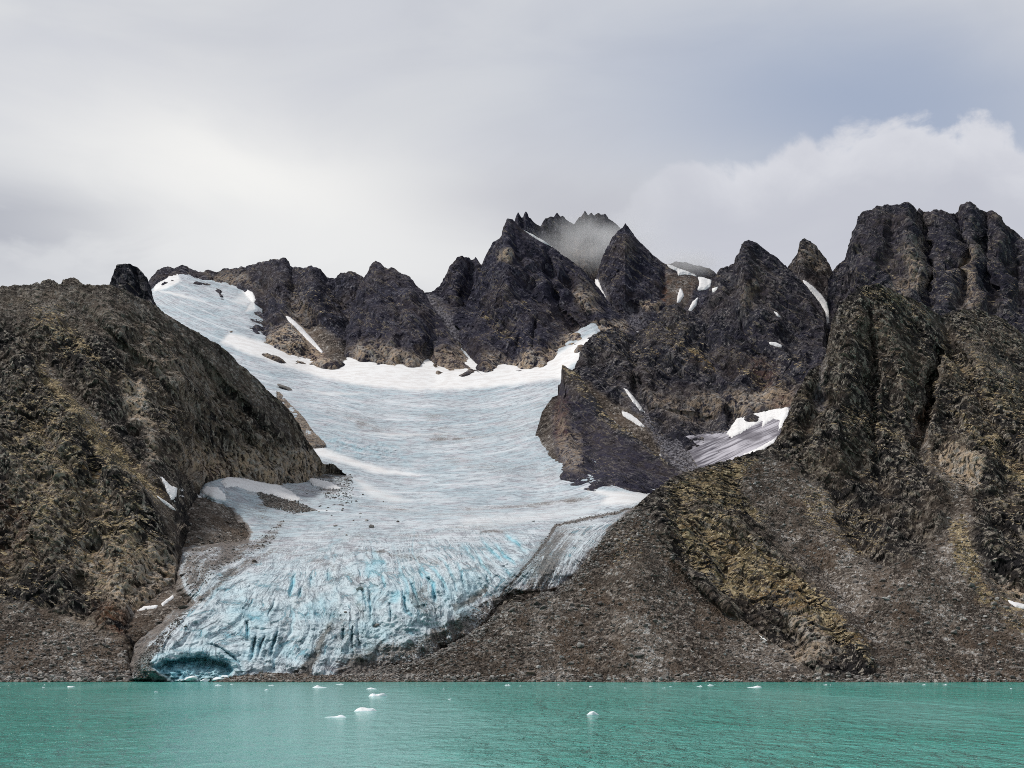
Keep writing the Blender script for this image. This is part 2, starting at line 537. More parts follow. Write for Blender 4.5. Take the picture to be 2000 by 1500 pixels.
def rock_mass(name, lines, mat, label, cat, step=1.35, zones=(), strokes=(), rough=1.0, unit=1.0, seed=1,
              urange=None, back=60.0, kind='structure', strata=1.0, jag=1.5, defaults=None, seg_pow=None, strike=0.78):
    """loft from the foot line up to the crest line, roughen it, close it at the back"""
    ls = [np.asarray(l, np.float64) for l in lines]
    u0 = urange[0] if urange else max(l[0, 0] for l in ls)
    u1 = urange[1] if urange else min(l[-1, 0] for l in ls)
    nu = max(8, int((u1 - u0) / step))
    uc = np.linspace(u0, u1, nu)
    V = []; D = []
    cv_ = [np.interp(uc, l[:, 0], l[:, 1]) for l in ls]
    cd_ = [np.interp(uc, l[:, 0], l[:, 2]) for l in ls]
    # broken crest
    zc = np.zeros_like(uc)
    jn = fbm(uc / 14.0, zc, zc + seed, 4, seed + 90, 0.6)
    cv_[-1] = cv_[-1] + jag * 3.0 * jn.astype(np.float64)
    for k in range(len(ls) - 1):
        hgt = np.abs(cv_[k] - cv_[k + 1])
        n = int(max(3, min(620, np.percentile(hgt, 92) / step)))
        t = np.linspace(0, 1, n, endpoint=(k == len(ls) - 2))
        p = seg_pow[k] if seg_pow else 1.0
        for ti in t:
            V.append(cv_[k] + (cv_[k + 1] - cv_[k]) * ti)
            D.append(cd_[k] + (cd_[k + 1] - cd_[k]) * ti ** p)
    V = np.array(V); D = np.array(D)
    U = np.broadcast_to(uc, V.shape).copy()
    nfront = V.shape[0]
    fr = box_blur(D[:, :], 6)
    D[1:-1] = fr[1:-1]
    for line, width, depth in strokes:
        dd, pos = line_dist(U, V, line)
        prof = np.exp(-(dd / width) ** 2) * (0.25 + 0.75 * np.sin(np.clip(pos, 0.02, 0.98) * math.pi) ** 0.5)
        D = D + depth * max(1.0, 0.85 * unit) * prof
    fields = zone_fields(U, V, zones, ROCK_ATTRS, seed)
    if defaults:
        for k, val in defaults.items():
            fields[k] = np.maximum(fields[k], val)
    X, Y, Z = world_of(U, V, D)
    nx, ny, nz = grid_normals(X, Y, Z)
    # face the viewer
    sgn = np.where(ny > 0, -1.0, 1.0)
    nx *= sgn; ny *= sgn; nz *= sgn
    nx, ny, nz = (box_blur(a, 8) for a in (nx, ny, nz))
    s = unit
    x = X / s; y = Y / s; z = Z / s
    # dipping beds: run down to the right in the view
    cA, sA = math.cos(strike), math.sin(strike)
    al = x * cA - z * sA
    ac = x * sA + z * cA
    sc = np.clip(fields['scree'], 0, 1)
    top = 0.08 + 0.92 * smoothstep(V - V[-1][None, :], -2, 60)
    wx = 5 * fbm(x / 34, y / 34, z / 34, 3, seed + 5)
    big = 2.2 * fbm(x / 55, y / 55, z / 90, 2, seed, ridged=True) + 3.2 * fbm(al / 90, y / 40, (ac + 4 * pnoise(x / 30, y / 30, z / 30, seed + 8)) / 17, 2, seed + 2, ridged=True)
    # broken ledges: long steep risers, short flat treads
    def ledge(c, period, rise, sd_):
        q = (c + wx * 0.6) / period + 0.55 * fbm(x / (period * 3.5), y / (period * 3.5), z / (period * 3.5), 2, sd_)
        fq = q - np.floor(q)
        prof = np.where(fq < rise, fq / rise, (1 - fq) / (1 - rise))
        amt = np.clip(0.45 + 1.6 * pnoise(x / (period * 3.5), y / (period * 3.5), z / (period * 3.5) + q * 0.15, sd_ + 7), 0, 1)
        return prof * amt
    c2 = math.cos(strike * 0.45) * z + math.sin(strike * 0.45) * x
    beds = strata * (2.6 * ledge(ac, 11.0, 0.72, seed + 11) + 1.5 * ledge(c2, 5.2, 0.70, seed + 14) + 0.8 * ledge(c2, 2.4, 0.65, seed + 17))
    wz = 1.2 * fbm(x / 9, y / 9, z / 9, 2, seed + 21)
    wq = 6 * fbm(x / 40, y / 40, z / 40, 2, seed + 25)
    b0 = facets((al + wq) / 60, y / 40, (ac + wq) / 26, seed + 6, 2.4, 0.10)
    b1 = facets((x + wz) / 9, y / 9, (z + wz) / 34, seed + 1, 2.2, 0.25)
    b2 = facets((al + wz) / 17, y / 5.0, (ac + wz) / 3.4, seed + 2, 2.0, 0.45)
    b3 = facets((x + 0.3 * z) / 2.2, y / 2.2, z / 6.5, seed + 3, 2.0, 0.45)
    # plane faces meeting in sharp edges: folded triangle waves along the joint directions
    def fold(q, period, amp, sd_, warp):
        q = (q + (warp if s > 1.3 else 0.5 * warp) * fbm(x / (period * 1.6), y / (period * 1.6), z / (period * 1.6), 2, sd_)) / period
        f_ = q - np.floor(q)
        m_ = np.clip(0.55 + 1.3 * pnoise(x / (period * 1.3), y / (period * 1.3), z / (period * 1.3), sd_ + 5), 0.05, 1.2)
        return amp * m_ * (0.42 - np.abs(2 * f_ - 1))
    planes = top * (fold(x * 0.97 + z * 0.22, 46, 7.5, seed + 80, 26) + fold(ac, 40, 6.5, seed + 83, 22))
    planes = planes + (0.25 + 0.75 * top) * fold(x * 0.80 - z * 0.60, 21, 3.2, seed + 86, 13) + (0.3 + 0.7 * top) * fold(ac * 0.95 + al * 0.1, 15, 2.6, seed + 89, 9)
    planes = planes * (1.45 if s > 1.3 else 1.2)
    planes = planes + (0.62 if s < 1.3 else 0.6) * (fold(x * 0.95 + z * 0.30, 9, 1.5, seed + 92, 5) + fold(ac, 6.5, 1.0, seed + 95, 4) + fold(x * 0.7 - z * 0.7, 4.6, 0.7, seed + 98, 2.5))
    planes = planes * (0.95 if s < 1.2 else 1.0) * (smoothstep(V - V[-1][None, :], -2, 110) * 0.55 + 0.45 if s < 1.2 else 1.0)
    blocks = (1.5 * b1 * top + 1.0 * b2 + 0.55 * b3) if s < 1.3 else (0.8 * b1 * top + 0.6 * b2 + 0.35 * b3)
    ribs = 0.3 * fbm(x / 5, y / 5, z / 46, 2, seed + 31, ridged=True)
    fine = 0.08 * fbm(x / 2.4, y / 2.4, z / 4.0, 2, seed + 41, 0.5)
    rock = (0.35 * big * top + (0.30 if s < 1.3 else 0.45) * beds + planes + blocks + ribs + fine) * rough
    tone = np.clip(0.5 + 0.30 * b0 + 0.28 * b1 + 0.40 * b2 + 0.55 * b3, 0, 1)
    fields['tone'] = tone
    stones = 0.9 * fbm(x / 30, y / 30, z / 30, 4, seed + 51) + 0.55 * facets(x / 1.7, y / 1.7, z / 1.7, seed + 4, 1.0) + 0.35 * facets(x / 0.8, y / 0.8, z / 0.8, seed + 5, 1.0) \
        + 1.2 * fbm(x / 9, y / 9, z / 50, 2, seed + 52)
    disp = (rock * (1 - sc) + stones * sc) * s
    for poly in SNOW_SITES.get(name + '/' + str(seed), ()):
        disp = disp * (1 - 0.90 * smoothstep(poly_sd(U, V, poly), -16, 1))
    X = X + nx * disp; Y = Y + ny * disp; Z = Z + nz * disp
    # back slope
    nb = 14
    bx, by, bz = [X], [Y], [Z]
    for j in range(1, nb + 1):
        q = (j / nb) ** 1.6 * back
        nse = (fbm(X[-1] / 14 + j * .7, Y[-1] / 14, Z[-1] / 14, 3, seed + 70) * 3.0 * min(1, j / 3)).astype(np.float64)
        Yb = Y[-1] + q
        bx.append((X[-1] * Yb / Y[-1])[None]); by.append(Yb[None]); bz.append((Z[-1] - q * 1.15 + nse * s)[None])
    XA = np.concatenate(bx); YA = np.concatenate(by); ZA = np.concatenate(bz)
    at = {}
    for k in ROCK_ATTRS + ('tone',):
        f = fields[k]
        at[k] = np.concatenate([f, np.repeat(f[-1:], nb, 0)]).ravel()
    co = np.stack([XA, YA, ZA], -1).reshape(-1, 3)
    o = mesh_from_arrays(name, co, grid_quads(*XA.shape), mat, at, smooth=False)
    tag(o, label, cat, kind)
    m = Mass()
    m.obj = o; m.X, m.Y, m.Z = X, Y, Z; m.U, m.V = U, V; m.fields = fields
    m.nx, m.ny, m.nz = nx, ny, nz
    m.FU, m.FV = frame_of(X, Y, Z)
    return m


# ------------------------------------------------------------------ materials
def new_mat(name, rough=0.9, spec=0.2):
    m = bpy.data.materials.new(name)
    m.use_nodes = True
    nt = NT(m.node_tree)
    b = m.node_tree.nodes['Principled BSDF']
    b.inputs['Roughness'].default_value = rough
    b.inputs['Specular IOR Level'].default_value = spec
    geo = m.node_tree.nodes.new('ShaderNodeNewGeometry')
    return m, nt, b, geo


def make_rock(name, unit=1.0, calm=0.0, dark=(0.014, 0.0125, 0.0135), mid=(0.056, 0.048, 0.045), light=(0.38, 0.335, 0.285), grass_gain=1.0):
    m, n, b, geo = new_mat(name, 0.92, 0.15)
    k = 1.0 / unit
    pos = n.scale(geo.outputs['Position'], (k, k, k))
    up = n.sep(geo.outputs['Normal'])[2]
    dip = n.scale(pos, (1, 1, 1), (0, -0.78, 0))
    big = n.noise(pos, 0.020, 5, 0.6)
    med = n.noise(pos, 0.16, 5, 0.65)
    fine = n.noise(pos, 0.42, 4, 0.65)
    vert = n.noise(n.scale(pos, (0.26, 0.26, 0.060)), 1.0, 4, 0.65)
    band = n.noise(n.scale(dip, (0.05, 0.05, 0.40)), 1.0, 5, 0.6)
    cell = n.vor(n.scale(pos, (0.30, 0.30, 0.16)), 1.0, 'F1', 'Color')
    cellv = n.sep(cell)
    tone = n.attr('tone')
    t = n.math('MULTIPLY_ADD', tone, 0.9, n.math('MULTIPLY_ADD', cellv[0], 0.35, n.math('MULTIPLY_ADD', vert, 0.7, n.math('MULTIPLY', band, 0.6))))
    t = n.math('ADD', t, n.math('MULTIPLY_ADD', big, 0.9, -0.45))
    c = n.mix(n.smooth(t, 1.14, 1.52), dark, mid)
    # facets catching light, painted in as short light flecks, mostly upright and patchy
    fl = n.noise(n.scale(n.scale(pos, (1, 1, 1), (0, -0.22, 0)), (0.34, 0.34, 0.105)), 1.0, 2, 0.6)
    f2 = n.noise(n.scale(dip, (0.075, 0.25, 0.40)), 1.0, 2, 0.6)
    patchy = n.math('MULTIPLY_ADD', tone, 0.18, n.math('MULTIPLY_ADD', med, 0.38, n.math('MULTIPLY_ADD', big, 0.28, -0.445 - calm)))
    fl = n.math('MAXIMUM', n.math('ADD', fl, patchy), n.math('MULTIPLY_ADD', patchy, 1.3, n.math('ADD', f2, -0.015)))
    c = n.mix(n.smooth(fl, 0.530, 0.590, 0.0, 0.95), c, n.mix(cellv[1], light, tuple(x * 0.5 for x in light)))
    # joints: dark, thin, upright and along the dip
    j1 = n.math('ABSOLUTE', n.math('ADD', n.noise(n.scale(pos, (0.22, 0.22, 0.030)), 1.0, 3, 0.55), -0.5))
    j2 = n.math('ABSOLUTE', n.math('ADD', n.noise(n.scale(dip, (0.020, 0.03, 0.15)), 1.0, 3, 0.55), -0.5))
    jj = n.math('MINIMUM', n.math('MULTIPLY', j1, 1.1), j2)
    c = n.mix(n.smooth(jj, 0.0, 0.024, 0.92, 0.0), c, tuple(x * 0.4 for x in dark))
    dk = n.noise(n.scale(pos, (0.28, 0.28, 0.085)), 1.0, 3, 0.6)
    c = n.mix(n.smooth(dk, 0.55, 0.62, 0.0, 0.9), c, tuple(x * 0.5 for x in dark))
    # cool and warm bands
    c = n.mix(n.smooth(n.math('ADD', big, n.math('MULTIPLY', band, 0.4)), 0.62, 0.85, 0.0, 0.5), c, (0.085, 0.062, 0.045))
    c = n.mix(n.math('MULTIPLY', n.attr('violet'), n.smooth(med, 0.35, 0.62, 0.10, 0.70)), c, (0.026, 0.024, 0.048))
    # pale, ice-scoured rock
    pale = n.math('MULTIPLY', n.math('MULTIPLY', n.attr('pale'), 1.5), n.smooth(n.math('ADD', n.math('MULTIPLY', vert, 1.2), n.math('MULTIPLY_ADD', fine, 0.8, n.math('MULTIPLY', tone, 0.3))), 0.98, 1.30), clamp=True)
    palecol = n.mix(n.smooth(med, 0.4, 0.65), (0.46, 0.345, 0.24), (0.40, 0.375, 0.35))
    palecol = n.mix(n.smooth(vert, 0.55, 0.72, 0.0, 0.8), palecol, (0.07, 0.055, 0.048))
    c = n.mix(pale, c, palecol)
    # rust staining
    c = n.mix(n.math('MULTIPLY', n.attr('rust'), n.smooth(n.math('ADD', med, n.math('MULTIPLY', vert, 0.5)), 0.62, 0.92, 0.0, 0.9)), c, (0.17, 0.075, 0.035))
    # stripes of fine debris running down gullies
    st = n.noise(n.scale(pos, (0.55, 0.55, 0.03)), 1.0, 4, 0.7)
    stc = n.mix(n.smooth(st, 0.44, 0.60), (0.033, 0.030, 0.040), (0.30, 0.29, 0.32))
    c = n.mix(n.attr('streak'), c, stc)
    # narrow runs of pale debris and dead grass following the beds
    rn = n.noise(n.scale(dip, (0.006, 0.015, 0.085)), 1.0, 4, 0.6, 0.3)
    run = n.math('MULTIPLY', n.smooth(n.math('ABSOLUTE', n.math('ADD', rn, -0.52)), 0.0, 0.016, 1.0, 0.0), n.smooth(med, 0.42, 0.60))
    c = n.mix(n.math('MULTIPLY', run, 0.75), c, n.mix(fine, (0.10, 0.085, 0.065), (0.34, 0.285, 0.20)))
    # scree
    s1 = n.sep(n.vor(pos, 0.36, 'F1', 'Color'))
    s2 = n.sep(n.vor(pos, 0.78, 'F1', 'Color'))
    runs = n.noise(n.scale(pos, (0.035, 0.02, 0.006)), 1.0, 4, 0.6)
    sv_ = n.math('MULTIPLY_ADD', n.math('POWER', s1[0], 3.0), 0.55, n.math('MULTIPLY_ADD', n.math('POWER', s2[1], 3.0), 0.60, n.math('MULTIPLY_ADD', runs, 1.7, -0.74)))
    sc = n.mix(n.smooth(sv_, 0.0, 0.70), (0.044, 0.034, 0.028), (0.235, 0.198, 0.168))
    sc = n.mix(n.smooth(sv_, 0.62, 0.95, 0.0, 0.9), sc, (0.46, 0.44, 0.42))
    sc = n.mix(n.smooth(n.noise(n.scale(pos, (1, 1, 0.5)), 0.045, 4, 0.6), 0.48, 0.64, 0.0, 0.6), sc, (0.078, 0.060, 0.047))
    ru2 = n.noise(n.scale(n.vmath('ADD', pos, (40, 9, 70)), (0.05, 0.03, 0.010)), 1.0, 4, 0.6)
    sc = n.mix(n.smooth(ru2, 0.50, 0.60, 0.0, 0.55), sc, (0.105, 0.072, 0.050))
    c = n.mix(n.attr('scree'), c, sc)
    # moss, straw and heath on whatever faces upward
    gr = n.attr('grass')
    cover = n.math('ADD', up, n.math('MULTIPLY_ADD', fine, 1.1, n.math('MULTIPLY_ADD', med, 0.9, n.math('MULTIPLY', band, 0.5))))
    cover = n.math('MULTIPLY_ADD', gr, 0.85 * grass_gain, cover)
    gfl = n.noise(n.scale(n.scale(pos, (1, 1, 1), (0, -0.40, 0)), (0.13, 0.22, 0.50)), 1.0, 3, 0.62)
    cover = n.math('ADD', cover, n.math('MULTIPLY_ADD', gfl, 2.6, -1.3))
    cov = n.math('MULTIPLY', n.smooth(cover, 2.53, 2.61), n.smooth(gr, 0.02, 0.25), clamp=True)
    gcol = n.mix(n.smooth(n.noise(pos, 0.11, 4, 0.6), 0.40, 0.60), (0.075, 0.058, 0.026), (0.31, 0.24, 0.14))
    gcol = n.mix(n.smooth(n.noise(pos, 0.035, 3, 0.5), 0.52, 0.66, 0.0, 0.7), gcol, (0.13, 0.078, 0.032))
    gcol = n.mix(n.smooth(fine, 0.54, 0.64, 0.0, 0.85), gcol, (0.58, 0.49, 0.33))
    moss = n.math('MULTIPLY', n.smooth(n.noise(pos, 0.05, 4, 0.6), 0.54, 0.64), n.smooth(gr, 0.15, 0.7, 0.0, 0.28))
    c = n.mix(moss, c, (0.060, 0.048, 0.021))
    c = n.mix(cov, c, gcol)
    n.put(b.inputs['Base Color'], c)
    hgt = n.math('MULTIPLY_ADD', fine, 1.2, n.math('MULTIPLY', n.noise(n.scale(pos, (1, 1, 0.4)), 1.1, 3, 0.65), 0.7))
    n.put(b.inputs['Normal'], n.bump(hgt, 0.6, 1.3 * unit))
    return m


def make_ice(name):
    m, n, b, geo = new_mat(name, 0.55, 0.3)
    pos = geo.outputs['Position']
    flow = n.attr('flow', 'Vector')
    fan = n.attr('fan', 'Vector')
    low = n.attr('low')
    dirt = n.attr('dirt')
    blue = n.attr('blue')
    snow = n.attr('snow')
    big = n.noise(pos, 0.012, 4, 0.6)
    med = n.noise(pos, 0.07, 5, 0.6)
    fine = n.noise(pos, 0.8, 5, 0.7)
    l1 = n.noise(flow, 1.0, 6, 0.62, 0.4)
    l2 = n.noise(n.scale(flow, (2.1, 2.6, 1)), 1.0, 5, 0.65, 0.6)
    f1 = n.noise(fan, 1.0, 6, 0.65, 0.5)
    f2 = n.noise(n.scale(fan, (2.3, 2.0, 1)), 1.0, 5, 0.65, 0.9)
    la = n.mixf(low, l1, f1)
    lb = n.mixf(low, l2, f2)
    ice = n.mix(n.smooth(n.math('ADD', big, n.math('MULTIPLY', med, 0.4)), 0.50, 0.92), (0.45, 0.56, 0.62), (0.63, 0.68, 0.72))
    ice = n.mix(n.smooth(la, 0.50, 0.66, 0.0, 0.8), ice, (0.74, 0.78, 0.82))
    ice = n.mix(n.smooth(med, 0.48, 0.66, 0.0, 0.45), ice, (0.47, 0.43, 0.48))
    ice = n.mix(n.math('MULTIPLY', low, 0.6), ice, (0.72, 0.79, 0.83))
    # thin dark lines along the flow structure
    ridge = n.math('ABSOLUTE', n.math('ADD', la, -0.47))
    lines = n.smooth(ridge, 0.0, 0.045, 1.0, 0.0)
    ridge2 = n.math('ABSOLUTE', n.math('ADD', lb, -0.5))
    lines2 = n.smooth(ridge2, 0.0, 0.042, 1.0, 0.0)
    brk = n.smooth(n.noise(pos, 0.10, 4, 0.65), 0.42, 0.62)
    brk2 = n.smooth(n.noise(n.vmath('ADD', pos, (31, 7, 3)), 0.06, 4, 0.65), 0.36, 0.54)
    ln = n.math('MULTIPLY', n.math('MAXIMUM', n.math('MULTIPLY', lines, brk), n.math('MULTIPLY', lines2, brk2)), n.mixf(low, 0.62, 0.85))
    ice = n.mix(n.math('MULTIPLY', ln, n.math('SUBTRACT', 1.0, n.math('MULTIPLY', snow, 0.9))), ice, (0.10, 0.085, 0.115))
    # open cracks between tilted blocks
    ce = n.vor(n.vmath('ADD', n.scale(fan, (0.8, 0.62, 1)), n.scale(n.comb(med, fine, 0.0), (0.9, 0.5, 1))), 1.0, 'DISTANCE_TO_EDGE')
    ck = n.math('MULTIPLY', n.math('MULTIPLY', n.smooth(ce, 0.015, 0.075, 1.0, 0.0), n.smooth(n.noise(pos, 0.045, 3, 0.6), 0.44, 0.58)), low)
    ice = n.mix(n.math('MULTIPLY', ck, 0.8), ice, n.mix(n.smooth(med, 0.42, 0.58), (0.17, 0.40, 0.50), (0.20, 0.19, 0.22)))
    # debris cover
    dn = n.math('ADD', n.math('MULTIPLY', dirt, 1.05), n.math('MULTIPLY_ADD', n.math('ADD', fine, la), 1.5, -1.62))
    dcol = n.mix(n.smooth(n.noise(pos, 0.30, 6, 0.8), 0.42, 0.60), (0.035, 0.029, 0.028), (0.21, 0.175, 0.15))
    ice = n.mix(n.math('MULTIPLY', n.smooth(dn, 0.22, 0.62, 0.0, 1.0), n.smooth(dirt, 0.01, 0.15)), ice, dcol)
    ice = n.mix(n.math('MULTIPLY', n.smooth(dirt, 0.05, 0.6, 0.0, 0.30), n.smooth(fine, 0.40, 0.58)), ice, (0.25, 0.21, 0.19))
    ice = n.mix(snow, ice, n.mix(n.smooth(med, 0.42, 0.62), (0.90, 0.90, 0.90), (0.80, 0.78, 0.77)))
    ice = n.mix(n.math('MULTIPLY', blue, 1.0, clamp=True), ice, n.mix(n.smooth(med, 0.4, 0.6), (0.22, 0.62, 0.76), (0.42, 0.74, 0.83)))
    n.put(b.inputs['Base Color'], ice)
    hgt = n.math('MULTIPLY_ADD', la, n.mixf(low, 0.7, 1.4), n.math('MULTIPLY_ADD', lb, n.mixf(low, 0.5, 1.0), n.math('MULTIPLY', fine, 0.6)))
    hgt = n.math('MULTIPLY_ADD', ck, -1.2, n.math('MULTIPLY', hgt, n.math('MULTIPLY_ADD', snow, -0.8, 1.0)))
    n.put(b.inputs['Normal'], n.bump(hgt, 0.7, 1.6))
    return m


def make_snow():
    m, n, b, geo = new_mat("snow", 0.7, 0.2)
    pos = geo.outputs['Position']
    med = n.noise(pos, 0.12, 4, 0.6)
    fine = n.noise(pos, 0.7, 4, 0.6)
    c = n.mix(n.smooth(med, 0.50, 0.72, 0.0, 0.7), (0.90, 0.89, 0.89), (0.70, 0.67, 0.66))
    c = n.mix(n.smooth(fine, 0.56, 0.70, 0.0, 0.6), c, (0.42, 0.38, 0.36))
    n.put(b.inputs['Base Color'], c)
    n.put(b.inputs['Normal'], n.bump(n.math('ADD', med, n.math('MULTIPLY', fine, 0.3)), 0.5, 1.5))
    return m


def make_floe():
    m, n, b, geo = new_mat("floe_ice", 0.45, 0.4)
    pos = geo.outputs['Position']
    med = n.noise(pos, 0.9, 4, 0.6)
    c = n.mix(n.smooth(med, 0.42, 0.62), (0.93, 0.95, 0.96), (0.74, 0.84, 0.89))
    z = n.sep(pos)[2]
    c = n.mix(n.smooth(z, 0.02, 0.16, 0.6, 0.0), c, (0.42, 0.66, 0.70))
    n.put(b.inputs['Base Color'], c)
    n.put(b.inputs['Normal'], n.bump(med, 0.4, 0.25))
    return m


def make_stone(name, wet=False):
    gain = 1.5 if wet else 1.0
    m, n, b, geo = new_mat(name, 0.85, 0.2)
    pos = geo.outputs['Position']
    oi = m.node_tree.nodes.new('ShaderNodeObjectInfo')
    rnd = n.math('FRACT', n.math('ADD', oi.outputs['Random'], n.attr('tint')))
    c = n.mix(rnd, tuple(x * gain for x in (0.080, 0.072, 0.068)), tuple(x * gain for x in (0.29, 0.27, 0.25)))
    c = n.mix(n.smooth(rnd, 0.80, 0.98), c, (0.46, 0.45, 0.43))
    c = n.mix(n.smooth(n.math('FRACT', n.math('MULTIPLY', rnd, 7.3)), 0.75, 1.0, 0.0, 0.6), c, (0.17, 0.105, 0.065))
    fine = n.noise(pos, 1.6, 5, 0.65)
    c = n.mix(n.smooth(fine, 0.45, 0.68, 0.0, 0.6), c, (0.05, 0.045, 0.043))
    if wet:
        zz = n.sep(pos)[2]
        c = n.mix(n.smooth(zz, 0.15, 0.55, 0.85, 0.0), c, (0.060, 0.042, 0.018))
    n.put(b.inputs['Base Color'], c)
    n.put(b.inputs['Normal'], n.bump(fine, 0.5, 0.4))
    return m


def make_water():
    m, n, b, geo = new_mat("water", 0.08, 0.5)
    pos = geo.outputs['Position']
    b.inputs['IOR'].default_value = 1.333
    b.inputs['Roughness'].default_value = 0.12
    wind = n.noise(n.scale(pos, (0.012, 0.0035, 1)), 1.0, 3, 0.5, 0.6)
    px = n.sep(pos)
    lane = n.math('DIVIDE', n.math('MULTIPLY_ADD', px[1], 0.115, px[0]), n.math('MULTIPLY_ADD', px[1], 0.09, 4.0))
    lane = n.math('EXPONENT', n.math('MULTIPLY', n.math('POWER', lane, 2.0), -1.0))
    wind = n.math('SUBTRACT', wind, n.math('MULTIPLY', lane, 0.26))
    c = n.mix(n.smooth(wind, 0.25, 0.60), (0.125, 0.42, 0.375), (0.030, 0.325, 0.265))  # paler along the lane: reflected ice and sky painted into the base colour
    n.put(b.inputs['Base Color'], c)
    rip = n.noise(n.scale(pos, (0.40, 0.17, 1), (0, 0, 0.12)), 1.0, 4, 0.6, 0.3)
    swell = n.noise(n.scale(pos, (0.10, 0.05, 1), (0, 0, -0.1)), 1.0, 2, 0.5)
    hgt = n.math('MULTIPLY', n.math('MULTIPLY_ADD', swell, 1.6, rip), n.smooth(wind, 0.22, 0.62, 0.25, 1.0))
    n.put(b.inputs['Normal'], n.bump(hgt, 1.0, 4.0))
    return m


ROCK_NEAR = make_rock("brown_rock", 1.0, 0.012)
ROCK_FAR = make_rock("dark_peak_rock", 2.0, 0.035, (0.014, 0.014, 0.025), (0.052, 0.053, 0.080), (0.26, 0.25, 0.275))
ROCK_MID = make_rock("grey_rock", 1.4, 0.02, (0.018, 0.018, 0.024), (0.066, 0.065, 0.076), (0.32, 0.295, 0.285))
ICE = make_ice("glacier_ice")
SNOW = make_snow()
FLOE = make_floe()
STONE = make_stone("boulder_stone")
SHORE_STONE = make_stone("shore_stone", True)
WATER = make_water()

# ------------------------------------------------------------------ water
wx0, wy0, wy1 = -9000, -3000, 1500
water = mesh_from_arrays("water", np.array([[-9000, -3000, 0], [9000, -3000, 0], [9000, 1500, 0], [-9000, 1500, 0]], float),
                         [[0, 1, 2, 3]], WATER)
tag(water, "rippled turquoise glacial sea water in front of the shore", "water", 'structure')

# ------------------------------------------------------------------ glacier bed: distance of the ice along each line of sight
Dg = rbf([
    (250, 1332, 712), (480, 1332, 718), (700, 1332, 722), (1000, 1332, 740), (250, 1250, 752), (480, 1250, 765), (700, 1250, 768), (900, 1250, 765),
    (320, 1150, 830), (500, 1150, 838), (700, 1150, 826), (950, 1150, 818), (1080, 1150, 830),
    (350, 1060, 930), (500, 1060, 985), (700, 1060, 950), (900, 1060, 930), (1050, 1060, 935), (1200, 1060, 940),
    (450, 1000, 1050), (700, 1000, 1110), (950, 1000, 1110), (1150, 1000, 1090), (1260, 990, 1100),
    (420, 950, 1100), (600, 950, 1230), (800, 950, 1290), (1050, 950, 1290), (1270, 960, 1270),
    (640, 900, 1330), (850, 900, 1430), (1060, 900, 1400), (1250, 900, 1420), (600, 850, 1440), (850, 850, 1570), (1050, 845, 1530),
    (550, 790, 1640), (850, 790, 1780), (1060, 790, 1730), (500, 735, 1850), (850, 745, 2010), (1090, 740, 1960), (1150, 670, 2120),
    (460, 690, 2020), (600, 715, 2090), (850, 715, 2120), (1000, 715, 2120), (400, 640, 2190), (350, 590, 2370), (450, 590, 2420), (330, 550, 2520), (440, 560, 2560),
    (250, 560, 2500), (250, 650, 2200), (1250, 640, 2250), (700, 600, 2500), (1000, 600, 2550), (1300, 560, 2600),
])

EDGE_ICE = [(262, 1325), (262, 1300), (290, 1256), (315, 1228), (350, 1200), (378, 1178), (352, 1150), (348, 1120), (350, 1088), (353, 1074), (385, 1074), (483, 1060), (490, 1040),
            (470, 1015), (445, 985), (395, 966), (400, 930), (500, 915), (560, 880), (540, 800), (480, 740), (400, 680), (280, 630), (285, 590), (303, 571), (318, 557), (335, 549), (350, 546), (370, 549), (395, 556), (430, 560), (462, 566),
            (500, 580), (510, 640), (560, 660), (760, 690), (1100, 670), (1160, 640), (1190, 720), (1180, 900), (1300, 940), (1300, 960), (1262, 985), (1245, 990), (1224, 1005),
            (1190, 1030), (1165, 1075), (1140, 1105), (1112, 1133), (1087, 1150), (1042, 1156), (1014, 1150), (990, 1163), (965, 1186), (945, 1215), (925, 1238), (895, 1250),
            (858, 1255), (848, 1278), (820, 1292), (790, 1296), (760, 1298), (735, 1312), (700, 1322), (600, 1326), (480, 1328), (350, 1332)]
CAVE = [(292, 1300), (318, 1290), (350, 1283), (385, 1279), (425, 1284), (450, 1296), (460, 1312), (452, 1322), (425, 1336), (390, 1340), (340, 1340), (318, 1322)]
CREVASSES = [
    [(926, 1074), (935, 1090), (944, 1105), (965, 1130)], [(891, 1095), (900, 1115), (909, 1150)], [(786, 1148), (790, 1182), (806, 1206)],
    [(825, 1118), (846, 1140), (850, 1182)], [(720, 1148), (722, 1180), (723, 1214)], [(688, 1219), (689, 1266)], [(818, 1110), (829, 1132)],
    [(872, 1103), (882, 1120), (892, 1140)], [(948, 1125), (955, 1142)], [(984, 1108), (998, 1128)], [(482, 1208), (485, 1252)], [(500, 1238), (494, 1265), (486, 1294)],
    [(516, 1240), (510, 1258), (502, 1280)], [(543, 1228), (535, 1255), (525, 1284)], [(538, 1168), (530, 1188), (521, 1207)], [(574, 1117), (571, 1140), (566, 1168)],
    [(407, 1258), (440, 1270), (466, 1294), (472, 1312)], [(706, 1140), (712, 1165), (718, 1195)], [(760, 1180), (764, 1215)], [(745, 1120), (752, 1150)],
    [(860, 1130), (872, 1165)], [(965, 1060), (985, 1085), (1010, 1105)], [(940, 1055), (960, 1075), (985, 1098)], [(900, 1060), (915, 1078), (930, 1100)],
    [(670, 1225), (671, 1250)], [(700, 1240), (701, 1262)], [(640, 1110), (640, 1135)], [(1000, 1050), (1018, 1070), (1035, 1085)], [(985, 1040), (1002, 1056), (1022, 1072)],
    [(800, 1125), (812, 1160), (822, 1190)], [(835, 1100), (862, 1130), (878, 1160)], [(610, 1120), (606, 1150)], [(590, 1145), (583, 1170)]]


